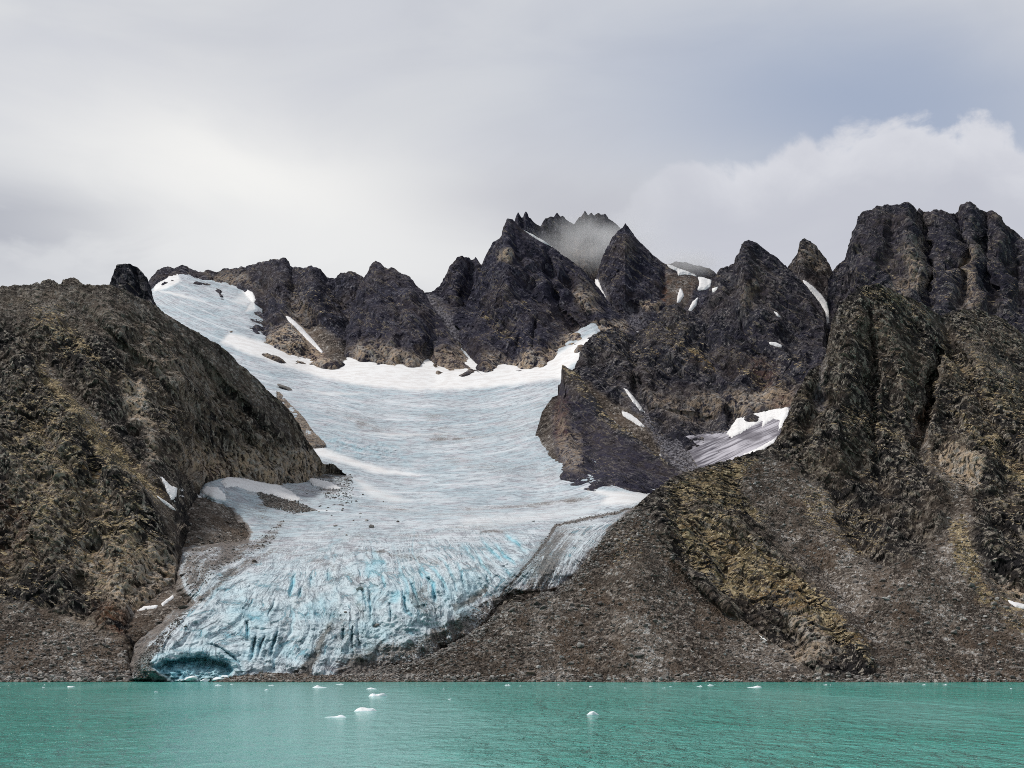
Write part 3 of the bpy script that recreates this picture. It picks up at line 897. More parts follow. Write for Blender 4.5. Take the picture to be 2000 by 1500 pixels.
def build_glacier():
    step = 1.3
    uc = np.arange(225, 1325, step)
    vc = np.concatenate([np.arange(1346, 1030, -step), np.arange(1030, 505, -1.15)])
    U, V = np.meshgrid(uc, vc)
    D = Dg(U, V)
    wob = 6 * fbm(U / 22.0, V / 22.0, U * 0, 4, 3)
    wob2 = 6 * fbm(U / 22.0, V / 22.0, U * 0 + 7, 4, 8)
    sdst = poly_sd(U + wob, V + wob2, EDGE_ICE)
    soft = smoothstep(U, 560, 700) * smoothstep(V, 1080, 1150)
    thick = np.where(V > 1000, 13.0, 11.0) * (smoothstep(sdst, -2, 26) ** 0.6 * (1 - soft) + soft * np.clip((sdst + 2) / 75.0, 0, 1) ** 0.8) + 2.5 - 1.5 * soft
    sink = np.clip(-sdst, 0, 40) * 1.2
    D = D - np.where(sdst > -2, thick, 2.5) + np.where(sdst < 0, sink, 0)
    low = smoothstep(V + 0.06 * (U - 690) + 22 * fbm(U / 80.0, V / 60.0, U * 0 + 6, 2, 17), 1000, 1150)
    fields = {}
    # fan of crevassed folds on the steep tongue
    kf = np.where(U < 690, 1.5, 1.0)
    fanx = (U - 690) / 340.0 / (np.maximum(V - 760, 60) / 340.0) ** kf
    fx = fanx * 24 + 3.2 * fbm(U / 130.0, V / 110.0, U * 0 + 1, 2, 30) + 1.2 * fbm(U / 60.0, V / 60.0, U * 0, 3, 31)
    fy = V / 62.0
    fold = fbm(fx * 0.55, fy * 0.28, U * 0, 3, 33, 0.5, ridged=True)
    crease = smoothstep(pnoise(fx * 0.8, fy * 0.30, U * 0 + 4, 61) - 0.35 * np.abs(pnoise(fx * 0.2, fy * 0.7, U * 0, 62)), 0.26, 0.50)
    crease = crease * smoothstep(fbm(U / 90.0, V / 60.0, U * 0 + 2, 2, 63), -0.25, 0.15)
    fold2 = fbm(fx * 1.6, fy * 1.3, U * 0, 4, 36, 0.6, ridged=True)
    wv = V + 42 * ((U - 830) / 230.0) ** 2 * smoothstep(V, 1060, 800) - 0.28 * np.clip(640 - U, 0, 400) * smoothstep(V, 1000, 760)
    lx = U / 120.0
    ly = wv / 6.0
    t1 = fbm(lx, ly, U * 0, 4, 43, 0.6)
    t2 = fbm(lx * 0.5, ly * 0.28, U * 0, 4, 46, 0.55, ridged=True)
    calm = zone_fields(U, V, [], ())
    snow = np.zeros(U.shape, np.float32)
    for poly, val, f in SNOW_ON_ICE:
        snow = np.maximum(snow, val * smoothstep(poly_sd(U + wob * 1.2, V + wob2 * 0.6, poly), -f, f))
    big = fbm(U / 120.0, V / 60.0, U * 0, 3, 49)
    D = D - 7 * big * smoothstep(V, 700, 900)
    lobes = fbm(U / 60.0, V / 40.0, U * 0 + 3, 4, 39, 0.55, ridged=True)
    crk = fbm(U / 17.0 + V / 60.0, V / 15.0, U * 0 + 9, 4, 41, 0.6, ridged=True)
    D = D + low * 3.5 * crease
    D = D - low * (3.0 * fold * (0.35 + 0.9 * smoothstep(lobes, -0.3, 0.5)) + 0.9 * fold2 + 2.6 * lobes + 1.0 * crk) - (1 - low) * (1 - 0.85 * snow) * (0.8 * t1 + 0.9 * t2 + 1.6 * fbm(U / 45.0, V / 22.0, U * 0, 3, 45)) * np.clip(D / 1400.0, 0.6, 1.6)
    # icefall roughness below the bend and the blue patch on the left
    lobe = smoothstep(poly_sd(U, V, [(1245, 988), (1192, 1004), (1122, 1018), (1085, 1027), (1065, 1060), (1037, 1095), (1003, 1133), (975, 1165), (1000, 1200), (1300, 1200), (1330, 985)]), -14, 14)
    curve = np.interp(V, [980, 1010, 1040, 1080, 1150], [1250, 1165, 1120, 1085, 1055])
    fx = fx * (1 - lobe) + lobe * (U - curve) / 11.0
    fy = fy * (1 - lobe) + lobe * V / 130.0
    low = np.maximum(low, lobe)
    D = D - lobe * 1.5 * fbm(fx * 0.8, fy * 2, U * 0, 3, 77, ridged=True)
    rough = smoothstep(poly_sd(U, V, [(620, 855), (700, 850), (780, 870), (800, 905), (720, 900), (650, 880)]), -15, 15)
    D = D - rough * 4 * fbm(U / 14.0, V / 6.0, U * 0, 4, 57, 0.6, ridged=True)
    blue = 0.0 * U
    for line in CREVASSES:
        hsh = (line[0][0] * 7 + line[0][1] * 13) % 10 / 10.0
        ww = (2.5 if len(line) > 2 else 2.0) * (0.65 + 0.75 * hsh)
        dd, pos = line_dist(U + wob * 0.8 + 1.6 * fbm(U / 5.0, V / 5.0, U * 0 + 2, 2, 19), V + wob2 * 0.6, line)
        prof = np.sin(np.clip(pos, 0.03, 0.97) * math.pi) ** 0.6
        D = D + (4.5 + 4 * hsh) * np.exp(-(dd / ww) ** 2) * prof - 2.2 * np.exp(-((dd - 6) / 4) ** 2) * prof
        blue = np.maximum(blue, (0.55 + 0.4 * hsh) * np.exp(-(dd / (ww * 1.5)) ** 2) * prof)
        blue = np.maximum(blue, 0.32 * np.exp(-(dd / 9.0) ** 2) * prof)
    # melt-water cave at the snout
    cs = poly_sd(U + wob * 1.1, V + wob2 * 0.9 + 3 * fbm(U / 9.0, V / 9.0, U * 0 + 8, 2, 23), CAVE)
    floor_ = np.clip((V - 1283) / 48.0, 0, 1)
    cav = smoothstep(cs, 0, 9)
    D = D + cav * (18 - 13 * floor_ ** 1.6 + 6 * fbm(U / 12.0, V / 5.0, U * 0, 3, 71)) - 4.0 * np.exp(-((cs + 7) / 7.0) ** 2) * (V < 1312)
    blue = np.maximum(blue, smoothstep(cs, -2, 6) * (0.75 + 0.25 * fbm(U / 15.0, V / 6.0, U * 0, 3, 73)))
    blue = np.maximum(blue, 0.35 * np.exp(-((cs + 10) / 12.0) ** 2))
    # bluish clean ice of the tongue
    tone = smoothstep(V + 0.10 * (U - 690), 1050, 1180) * (0.16 + 0.22 * smoothstep(fbm(U / 50.0, V / 50.0, U * 0, 3, 81), -0.1, 0.4))
    blue = np.maximum(blue, tone * smoothstep(sdst, 5, 60))
    blue = np.maximum(blue, low * 0.62 * crease * smoothstep(sdst, 3, 20))
    blue = np.maximum(blue, 0.30 * rough * smoothstep(fbm(U / 20.0, V / 8.0, U * 0, 3, 83), -0.1, 0.3))
    dirt = np.zeros(U.shape, np.float32)
    for z in ICE_DIRT:
        shape, val, f = z[:3]
        if len(z) > 3:
            dd, _ = line_dist(U + wob, V + wob2, shape)
            mm = 1 - smoothstep(dd, z[3] - f, z[3] + f)
        else:
            mm = smoothstep(poly_sd(U + wob * 1.4, V + wob2 * 1.4, shape), -f, f)
        dirt = np.maximum(dirt, val * mm)
    dirt = np.maximum(dirt, 0.75 * smoothstep(sdst, 12, -1) * (V > 990))
    dirt = np.clip(dirt + 0.20 * smoothstep(fbm(U / 70.0, V / 40.0, U * 0, 4, 91), 0.05, 0.4) * (dirt > 0.02), 0, 1)
    blue = blue * (1 - 0.6 * dirt)
    X, Y, Z = world_of(U, V, D)
    co = np.stack([X, Y, Z], -1).reshape(-1, 3)
    zr = np.zeros(U.size)
    at = {'low': low.ravel(), 'blue': np.clip(blue, 0, 1).ravel(), 'dirt': dirt.ravel(), 'snow': snow.ravel(),
          'flow': np.stack([lx.ravel(), ly.ravel() * 0.8, zr], -1), 'fan': np.stack([fx.ravel() * 1.0, fy.ravel() * 2.4, zr], -1)}
    keep = ((sdst > np.where(V < 720, -9, -34))[:-1, :-1]).ravel()
    region = np.zeros(U.shape, int)                    # 0 long upper slope
    region[(snow > 0.5) & (V < 790) & (U > 420)] = 1   # snow under the headwall
    region[low > 0.5] = 2                              # steep tongue
    region[(cs > -1) & (V > 1270)] = 3                 # cave at the snout
    region[lobe > 0.5] = 4
    rq = region[:-1, :-1].ravel()
    quads = grid_quads(*U.shape)
    o = bpy.data.objects.new("glacier", None)
    scene.collection.objects.link(o)
    o.location = (float(X[40, 300]), float(Y[40, 300]), 0.0)
    tongue = None
    for ri, part in ((0, "ice_slope"), (1, "snow_rim"), (2, "ice_tongue"), (4, "side_lobe"), (3, "ice_cave")):
        q = quads[keep & (rq == ri)]
        used = np.unique(q)
        remap = np.full(len(co), -1, np.int32)
        remap[used] = np.arange(len(used))
        parent = tongue if part == "ice_cave" else o
        po = mesh_from_arrays(part, co[used] - np.array(o.location), remap[q], ICE, {k: a_[used] for k, a_ in at.items()}, smooth=True)
        po.parent = parent
        if ri == 2:
            tongue = po
        if part == "snow_rim":
            po['label'] = "bright old snow under the headwall"
        if part == "side_lobe":
            po['label'] = "dirty grey ice lobe beside the gravel fan"
        if part == "ice_cave":
            po['label'] = "turquoise melt cave at the waterline"
    m = Mass()
    m.obj = o; m.X, m.Y, m.Z = X, Y, Z; m.U, m.V = U, V; m.FU, m.FV = U, V
    nx, ny, nz = grid_normals(X, Y, Z)
    s = np.where(ny > 0, -1, 1)
    m.nx, m.ny, m.nz = nx * s, ny * s, nz * s
    m.sd = sdst
    return m


SNOW_ON_ICE = [
    ([(430, 668), (480, 690), (560, 715), (640, 740), (700, 752), (800, 762), (900, 760), (1000, 752), (1060, 742), (1094, 740), (1140, 690), (1160, 650), (1090, 690), (960, 700), (800, 690), (560, 680), (450, 650)], 1.0, 5),
    ([(300, 545), (345, 530), (352, 548), (330, 562), (300, 570)], 1.0, 3),
    ([(470, 568), (500, 575), (496, 606), (478, 608), (488, 590)], 0.9, 3),
    ([(450, 590), (470, 572), (500, 580), (480, 600)], 0.5, 6),
    ([(300, 566), (345, 572), (400, 590), (345, 578)], 0.8, 2),
    ([(598, 858), (640, 878), (700, 900), (760, 918), (820, 928), (740, 924), (670, 905), (620, 890)], 0.95, 5),
    ([(690, 935), (740, 955), (800, 978), (760, 980), (720, 970)], 0.6, 8),
    ([(1130, 953), (1200, 960), (1300, 963), (1290, 975), (1230, 985), (1170, 985), (1185, 970)], 0.8, 5),
    ([(640, 838), (760, 848), (900, 846), (760, 852)], 0.5, 3),
    ([(590, 760), (640, 765), (720, 768), (640, 772)], 0.6, 4),
    ([(900, 1010), (1050, 1000), (1170, 985), (1140, 1005), (1000, 1022), (900, 1030)], 0.35, 12),
]
ICE_DIRT = [
    ([(700, 830), (800, 850), (920, 852), (1040, 842)], 0.28, 8, 10), ([(720, 800), (860, 812), (1000, 800), (1060, 790)], 0.22, 6, 8), ([(640, 800), (760, 830), (900, 838), (1000, 830)], 0.20, 6, 7),
    ([(880, 900), (980, 915), (1080, 930)], 0.3, 10, 14), ([(700, 985), (850, 1005), (1000, 990), (1150, 975)], 0.30, 8, 8), ([(640, 1040), (760, 1050), (900, 1035), (1030, 1015)], 0.28, 8, 8),
    ([(560, 1080), (640, 1100), (700, 1130), (720, 1160)], 0.35, 8, 8), ([(780, 1080), (860, 1100), (900, 1150), (905, 1190)], 0.30, 8, 8), ([(600, 1150), (560, 1210), (540, 1290)], 0.28, 8, 9),
    ([(286, 1302), (312, 1312), (338, 1320), (348, 1332), (286, 1334)], 1.0, 4),
    ([(402, 962), (440, 985), (480, 1020), (520, 1040), (600, 1010), (640, 960), (700, 900), (660, 900), (560, 930)], 0.30, 20),
    ([(500, 962), (560, 975), (615, 998), (570, 1000), (520, 985)], 1.0, 6),
    ([(640, 905), (690, 930), (680, 960), (640, 965), (600, 935)], 0.55, 12),
    ([(350, 1120), (355, 1075), (485, 1058), (560, 1010), (540, 1060), (480, 1085), (420, 1120), (380, 1160)], 0.62, 14),
    ([(1245, 990), (1192, 1004), (1122, 1018), (1085, 1027), (1065, 1060), (1037, 1095), (1003, 1133), (965, 1180), (930, 1220)], 0.8, 3, 3.0),
    ([(1060, 1060), (1090, 1030), (1130, 1030), (1100, 1110), (1075, 1155), (1020, 1155), (1030, 1110)], 0.60, 14),
    ([(1165, 1050), (1200, 1015), (1240, 995), (1230, 1010), (1150, 1110), (1110, 1140), (1130, 1090)], 0.42, 10),
    ([(1100, 1030), (1160, 1020), (1120, 1120), (1080, 1150), (1090, 1090)], 0.30, 15),
    ([(640, 1325), (670, 1280), (720, 1255), (800, 1250), (850, 1225), (900, 1200), (960, 1165), (990, 1163), (925, 1240), (850, 1280), (740, 1315)], 0.62, 16),
    ([(650, 1320), (660, 1290), (720, 1290), (760, 1300), (720, 1325)], 0.75, 10),
    ([(560, 1325), (600, 1285), (625, 1240), (655, 1195), (640, 1250), (605, 1325)], 0.75, 8),
    ([(880, 1185), (930, 1155), (960, 1140), (940, 1165), (890, 1195)], 0.8, 6),
    ([(850, 1225), (905, 1190), (925, 1200), (935, 1225), (880, 1245)], 0.55, 10),
    ([(790, 1160), (830, 1140), (855, 1180), (840, 1200), (810, 1190)], 0.5, 12),
    ([(262, 1325), (262, 1290), (300, 1250), (320, 1240), (295, 1290), (310, 1325)], 0.7, 8),
    ([(290, 1300), (310, 1310), (345, 1322), (350, 1334), (290, 1334)], 1.0, 4),
    ([(350, 1200), (400, 1155), (480, 1090), (560, 1065), (540, 1075), (470, 1110), (400, 1175)], 0.62, 7),
    ([(430, 1120), (500, 1085), (590, 1060), (520, 1090), (440, 1135)], 0.5, 5),
    ([(680, 1170), (760, 1150), (740, 1190), (700, 1215)], 0.25, 15),
    ([(620, 1190), (660, 1180), (720, 1260), (650, 1280)], 0.35, 20),
    ([(690, 1072), (760, 1078), (830, 1098), (770, 1086)], 0.5, 4),
    ([(930, 1040), (980, 1030), (1000, 1036), (950, 1046)], 0.5, 5),
    ([(690, 690), (730, 720), (700, 715), (660, 705)], 0.7, 5),
    ([(720, 725), (790, 722), (740, 738), (690, 735)], 0.45, 6),
    ([(640, 728), (700, 752), (660, 745)], 0.5, 4),
    ([(850, 738), (880, 752), (860, 750)], 0.6, 4),
]
glacier = build_glacier()
tag(glacier.obj, "blue-white glacier winding down between dark mountains to an ice cave at the shore", "glacier")


def on_ice(u, v, extra=0.0):
    return (u, v, float(Dg(u, v)) + extra)


def foot_line(pts, plunge=90.0, near=25.0, extra=0.0):
    """rows from below the ice up to where the rock leaves it"""
    top = [on_ice(u, v, extra) for u, v in pts]
    bot = [(u, v + plunge, max(d_ - near, 650)) for u, v, d_ in top]
    return bot, top


# ------------------------------------------------------------------ bed of moraine under and beside the ice
bed_u = np.arange(200, 1000, 6.0)
ground = rock_mass(
    "moraine_ground",
    [[(u, 1342, 706) for u in bed_u]] + [[(u, vv, float(Dg(u, vv)) + (4 if u < 520 else 10)) for u in bed_u] for vv in (1290, 1230, 1170, 1110, 1060, 1010, 970, 940)],
    ROCK_NEAR, "dark gravel slope between the left cliffs and the ice", "ground", step=1.4, seed=5, defaults={'scree': 0.92}, back=20, jag=0,
    zones=[('pale', [(365, 1180), (430, 1145), (450, 1165), (400, 1210)], 0.9, 8)], strokes=[([(290, 1300), (380, 1310), (480, 1305)], 45, 75)], urange=(200, 620))

# ------------------------------------------------------------------ left hill
L_SHORE = [(-420, 1352, 682), (0, 1352, 684), (200, 1352, 687), (262, 1350, 700), (300, 1330, 730), (345, 1230, 850), (352, 1120, 940), (380, 1050, 1050), (430, 1010, 1140), (560, 1010, 1190), (650, 990, 1280), (700, 1000, 1290)]
L_BASE = [(-420, 1120, 830), (0, 1165, 795), (100, 1190, 782), (200, 1222, 770), (240, 1248, 757), (270, 1205, 790), (300, 1190, 806), (345, 1160, 832), (352, 1090, 895), (362, 1000, 1010), (395, 954, 1095), (430, 940, 1128), (500, 947, 1160), (560, 952, 1200), (595, 946, 1225), (630, 932, 1260), (650, 912, 1290), (700, 955, 1270)]
L_MID = [(-420, 820, 960), (0, 860, 930), (150, 880, 930), (250, 940, 925), (308, 975, 925), (345, 960, 960), (380, 880, 1105), (420, 830, 1150), (500, 850, 1180), (560, 880, 1215), (610, 905, 1245), (640, 915, 1270), (650, 908, 1292), (700, 950, 1275)]
L_CREST = [(-420, 575, 1120), (-150, 566, 1140), (0, 560, 1150), (77, 555, 1160), (95, 556, 1160), (150, 557, 1165), (213, 556, 1170), (240, 566, 1175), (270, 580, 1180), (294, 590, 1185), (320, 611, 1190), (350, 630, 1195), (385, 650, 1200), (420, 669, 1205), (445, 688, 1210), (465, 708, 1215), (482, 722, 1218), (500, 737, 1220), (525, 765, 1225), (553, 787, 1230), (570, 808, 1235), (581, 824, 1238), (598, 860, 1244), (616, 884, 1250), (632, 903, 1256), (650, 908, 1262), (700, 945, 1280)]
left_hill = rock_mass(
    "hill", [L_SHORE, L_BASE, L_MID, L_CREST], ROCK_NEAR,
    "dark brown grassy hill with broken crags left of the glacier", "hill", step=1.3, seed=11, back=260, jag=1.2,
    zones=[
        ('grass', [(-450, 560), (220, 555), (330, 700), (380, 860), (350, 1000), (300, 1100), (230, 1180), (-450, 1130)], 0.10, 40),
        ('grass', [(-450, 760), (60, 740), (160, 860), (300, 1000), (300, 1100), (230, 1180), (-450, 1130)], 0.40, 50),
        ('grass', [(20, 880), (90, 760), (160, 850), (230, 960), (330, 1060), (240, 1120), (120, 1060), (40, 1000)], 0.66, 35),
        ('grass', [(60, 600), (120, 610), (190, 690), (120, 700), (60, 650)], 0.70, 25),
        ('grass', [(120, 640), (160, 660), (220, 740), (190, 740)], 0.8, 12),
        ('grass', [(60, 690), (110, 740), (240, 870), (330, 970), (310, 980), (200, 880), (80, 750)], 0.9, 12),
        ('grass', [(330, 840), (460, 850), (520, 930), (420, 930)], 0.50, 25),
        ('grass', [(210, 700), (330, 760), (420, 900), (380, 930), (260, 800)], 0.35, 25),
        ('scree', [(-450, 1150), (0, 1172), (100, 1196), (200, 1230), (240, 1255), (290, 1420), (-450, 1420)], 1.0, 12),
        ('scree', [(75, 715), (85, 705), (250, 870), (330, 975), (352, 1060), (340, 1065), (300, 985), (230, 905)], 0.75, 6),
        ('scree', [(300, 600), (350, 632), (420, 670), (500, 740), (598, 862), (560, 850), (470, 760), (380, 690)], 0.55, 16),
        ('scree', [(-450, 560), (220, 555), (300, 600), (200, 640), (-450, 620)], 0.45, 25),
        ('pale', [(240, 745), (275, 740), (288, 800), (290, 835), (270, 825), (250, 790)], 1.0, 6),
        ('pale', [(285, 830), (300, 830), (310, 900), (290, 905)], 0.5, 8),
        ('pale', [(340, 870), (430, 880), (520, 860), (600, 880), (650, 915), (630, 945), (560, 958), (430, 945), (390, 950)], 0.62, 22),
        ('pale', [(140, 1070), (250, 1060), (345, 1090), (345, 1160), (270, 1200), (230, 1190), (170, 1120)], 0.75, 22),
        ('pale', [(130, 1190), (200, 1225), (240, 1250), (180, 1250), (130, 1220)], 0.5, 12),
        ('rust', [(180, 1170), (250, 1190), (240, 1250), (190, 1230)], 0.7, 14),
        ('rust', [(360, 900), (450, 890), (460, 930), (380, 930)], 0.4, 14),
        ('rust', [(0, 950), (60, 980), (70, 1080), (0, 1100)], 0.4, 25),
        ('pale', [(20, 900), (120, 860), (220, 980), (200, 1060), (80, 1020)], 0.22, 40), ('pale', [(200, 620), (330, 640), (480, 780), (560, 900), (420, 860), (280, 740)], 0.20, 40),
    ],
    strokes=[([(70, 700), (175, 806), (245, 900), (308, 970), (345, 1025)], 13, 16), ([(40, 700), (150, 820), (225, 925), (290, 1000), (338, 1090)], 26, -14),
             ([(133, 639), (196, 709), (260, 780), (330, 870), (400, 950)], 12, 9), ([(110, 640), (190, 730), (240, 790)], 16, -7),
             ([(250, 690), (262, 740), (270, 790)], 12, 6), ([(255, 835), (268, 855)], 8, 12), ([(180, 890), (190, 930)], 6, 8),
             ([(300, 690), (420, 800), (520, 900)], 12, 12), ([(150, 600), (280, 715), (400, 860)], 10, 11), ([(330, 640), (470, 785), (570, 905)], 9, 9), ([(230, 640), (350, 740), (460, 850)], 16, -9), ([(375, 680), (500, 800), (600, 910)], 16, -8), ([(40, 780), (140, 930), (230, 1060), (270, 1150)], 12, 11), ([(0, 860), (90, 1000), (160, 1110)], 22, -12), ([(80, 860), (180, 1010), (260, 1120)], 20, -12), ([(60, 1000), (80, 1120)], 10, 8), ([(150, 1110), (165, 1180)], 9, 8), ([(0, 1060), (30, 1130)], 10, 8)])

# ------------------------------------------------------------------ right-hand mountain with its scree fans
R_SHORE = [(640, 1352, 692), (720, 1352, 692), (850, 1352, 689), (1200, 1352, 686), (1600, 1352, 682), (2000, 1352, 682), (2450, 1352, 682)]
R_TOE = [(640, 1328, 716), (720, 1322, 716), (780, 1310, 722), (850, 1285, 732), (900, 1262, 745), (950, 1232, 758), (1000, 1185, 780), (1042, 1172, 790), (1087, 1165, 795), (1140, 1130, 815), (1200, 1090, 832), (1250, 1060, 845), (1300, 1080, 838), (1400, 1150, 808), (1480, 1190, 790), (1600, 1220, 772), (1700, 1200, 775), (1800, 1110, 818), (1860, 1070, 842), (1930, 1080, 836), (2000, 1100, 828), (2450, 1150, 810)]
R_MID = [(640, 1327, 717), (720, 1319, 718), (780, 1304, 727), (850, 1278, 738), (900, 1253, 752), (950, 1222, 765), (1000, 1172, 790), (1042, 1165, 800), (1087, 1160, 806), (1115, 1138, 822), (1140, 1112, 835), (1171, 1068, 858), (1200, 1030, 878), (1250, 1005, 890), (1300, 1000, 890), (1400, 980, 920), (1500, 960, 945), (1600, 950, 960), (1700, 930, 985), (1800, 900, 1000), (1900, 860, 1010), (2000, 870, 1010), (2450, 900, 1010)]
R_CREST = [(640, 1326, 718), (720, 1316, 720), (755, 1300, 730), (820, 1293, 735), (851, 1276, 740), (902, 1249, 756), (951, 1218, 770), (972, 1190, 785), (1000, 1166, 800), (1042, 1161, 806), (1087, 1157, 812), (1115, 1134, 830), (1140, 1103, 845), (1171, 1061, 870), (1190, 1036, 885), (1224, 1008, 905), (1245, 988, 915), (1273, 962, 930), (1300, 943, 945), (1335, 924, 965), (1384, 909, 985), (1433, 897, 1005), (1468, 884, 1015), (1490, 878, 1022), (1510, 868, 1030), (1524, 848, 1040), (1534, 821, 1050), (1545, 796, 1060), (1552, 775, 1068), (1566, 751, 1080), (1580, 722, 1095), (1604, 712, 1105), (1613, 690, 1115), (1620, 656, 1130), (1626, 625, 1145), (1636, 604, 1155), (1650, 586, 1165), (1681, 560, 1180), (1700, 556, 1185), (1716, 555, 1190), (1737, 564, 1195), (1769, 579, 1200), (1807, 598, 1205), (1839, 617, 1212), (1860, 608, 1225), (1888, 602, 1235), (1923, 609, 1240), (1954, 621, 1240), (1975, 634, 1238), (2000, 655, 1235), (2100, 700, 1230), (2450, 760, 1220)]
right_mountain = rock_mass(
    "mountain", [R_SHORE, R_TOE, R_MID, R_CREST], ROCK_NEAR,
    "grassy dark crags with grey scree fans rising from the shore right of the glacier", "mountain", step=1.3, seed=23, back=220, jag=1.2,
    zones=[
        ('grass', [(1500, 870), (1560, 740), (1640, 590), (1720, 550), (1860, 600), (2450, 640), (2450, 1130), (1960, 1080), (1900, 960), (1750, 960), (1600, 930)], 0.28, 30),
        ('grass', [(1690, 555), (1750, 565), (1820, 620), (1760, 610), (1680, 580)], 0.7, 14),
        ('grass', [(1840, 660), (1900, 690), (2010, 760), (2010, 850), (1900, 790), (1850, 730)], 0.66, 30),
        ('grass', [(1660, 790), (1720, 810), (1780, 870), (1700, 850), (1640, 830)], 0.66, 20),
        ('grass', [(1850, 780), (1960, 870), (2010, 930), (2010, 960), (1920, 890)], 0.85, 14),
        ('grass', [(1300, 945), (1440, 898), (1480, 900), (1440, 950), (1500, 1010), (1480, 1020), (1380, 980), (1300, 985)], 0.85, 14),
        ('grass', [(1290, 990), (1400, 1000), (1480, 1060), (1560, 1110), (1700, 1270), (1700, 1300), (1600, 1240), (1500, 1180), (1400, 1150), (1320, 1060)], 0.95, 18),
        ('grass', [(1645, 975), (1680, 985), (1700, 1030), (1670, 1030)], 1.0, 8),
        ('grass', [(1560, 940), (1640, 960), (1720, 1000), (1740, 1080), (1650, 1080), (1560, 1000)], 0.5, 18),
        ('grass', [(1850, 1020), (1880, 1000), (1910, 1090), (1950, 1180), (1910, 1180), (1860, 1090)], 0.8, 10),
        ('grass', [(1200, 1040), (1260, 1030), (1250, 1090), (1190, 1110)], 0.4, 20),
        ('grass', [(1940, 1150), (2010, 1180), (2010, 1250), (1960, 1230)], 0.5, 14),
        ('scree', [(640, 1420), (640, 1310), (850, 1272), (960, 1200), (1080, 1150), (1170, 1050), (1235, 990), (1270, 1000), (1300, 1070), (1400, 1180), (1500, 1250), (1560, 1300), (1600, 1325), (1600, 1420)], 1.0, 10),
        ('scree', [(1440, 915), (1500, 890), (1620, 960), (1640, 1040), (1720, 1110), (1800, 1090), (1850, 1010), (1890, 960), (1900, 1060), (1980, 1190), (2450, 1250), (2450, 1420), (1590, 1420), (1600, 1328), (1720, 1322), (1690, 1270), (1560, 1100), (1480, 1010)], 1.0, 14),
        ('scree', [(1790, 830), (1810, 830), (1830, 900), (1880, 960), (1880, 1000), (1810, 900)], 0.8, 8),
        ('scree', [(1640, 600), (1618, 700), (1605, 760), (1596, 760), (1612, 660)], 0.6, 6),
        ('scree', [(1800, 600), (1880, 660), (2010, 740), (2010, 770), (1880, 690), (1830, 640)], 0.45, 10),
        ('pale', [(1825, 880), (1850, 870), (1910, 900), (1925, 940), (1910, 965), (1870, 945), (1825, 910)], 1.0, 8),
        ('pale', [(1180, 1060), (1215, 1035), (1225, 1080), (1180, 1115)], 0.9, 10),
        ('pale', [(1430, 1200), (1520, 1250), (1560, 1250), (1520, 1180), (1560, 1170), (1620, 1230), (1640, 1290), (1540, 1290)], 0.5, 14),
        ('pale', [(1935, 1120), (1990, 1140), (2010, 1170), (1990, 1180), (1940, 1145)], 0.8, 8),
        ('rust', [(1795, 800), (1815, 780), (1810, 860), (1790, 850)], 0.8, 6),
        ('rust', [(1100, 1200), (1300, 1150), (1320, 1220), (1200, 1260)], 0.25, 40),
        ('streak', [(1600, 690), (1612, 690), (1606, 800), (1590, 800)], 0.45, 5),
        ('pale', [(1970, 625), (1990, 615), (2100, 625), (2100, 700), (2000, 655), (1980, 640)], 0.9, 5),
    ],
    strokes=[([(1832, 690), (1822, 740), (1812, 790), (1800, 840), (1796, 880)], 10, 42), ([(1770, 700), (1790, 740), (1780, 800), (1790, 860)], 10, 10),
             ([(1716, 556), (1742, 640), (1765, 720), (1775, 800)], 20, -13), ([(1680, 590), (1655, 700), (1640, 800), (1645, 900)], 22, -15), ([(1695, 600), (1705, 720), (1700, 830), (1722, 930)], 11, 18),
             ([(1870, 615), (1910, 700), (1965, 790), (2015, 860)], 24, -14), ([(1842, 630), (1885, 740), (1935, 830), (2005, 925)], 10, 16), ([(1760, 585), (1800, 660), (1835, 720)], 12, 10), ([(1620, 860), (1680, 900), (1740, 960)], 12, 10), ([(1900, 960), (1950, 1030), (2010, 1080)], 12, 12),
             ([(1840, 700), (1830, 760), (1822, 860)], 9, -8), ([(1690, 740), (1700, 780), (1670, 830)], 10, 9),
             ([(1600, 690), (1600, 760), (1580, 830), (1560, 900)], 14, 10), ([(1880, 960), (1850, 1040), (1820, 1110)], 22, 12),
             ([(1330, 930), (1420, 1010), (1560, 1110), (1640, 1200), (1700, 1290)], 20, -14), ([(1250, 1040), (1330, 1130), (1420, 1200), (1560, 1290)], 14, 10),
             ([(1250, 1000), (1255, 1080), (1240, 1200), (1230, 1330)], 60, -12), ([(1480, 990), (1620, 1130), (1720, 1260)], 22, 10),
             ([(1700, 1090), (1760, 1200), (1800, 1330)], 70, -8), ([(1910, 1000), (1960, 1090), (2010, 1150)], 18, -10),
             ([(1285, 1050), (1370, 1145), (1450, 1212), (1560, 1288), (1620, 1315)], 9, -9), ([(1330, 1180), (1440, 1250), (1540, 1310)], 20, 7), ([(1440, 1120), (1470, 1150)], 10, 8), ([(1520, 1215), (1545, 1235), (1560, 1255)], 12, 10), ([(1310, 1030), (1340, 1080)], 9, 7),
             ([(1850, 870), (1900, 900), (1930, 950)], 18, -10), ([(1650, 930), (1690, 950)], 9, 6), ([(1725, 860), (1750, 920), (1760, 960)], 10, 7)])

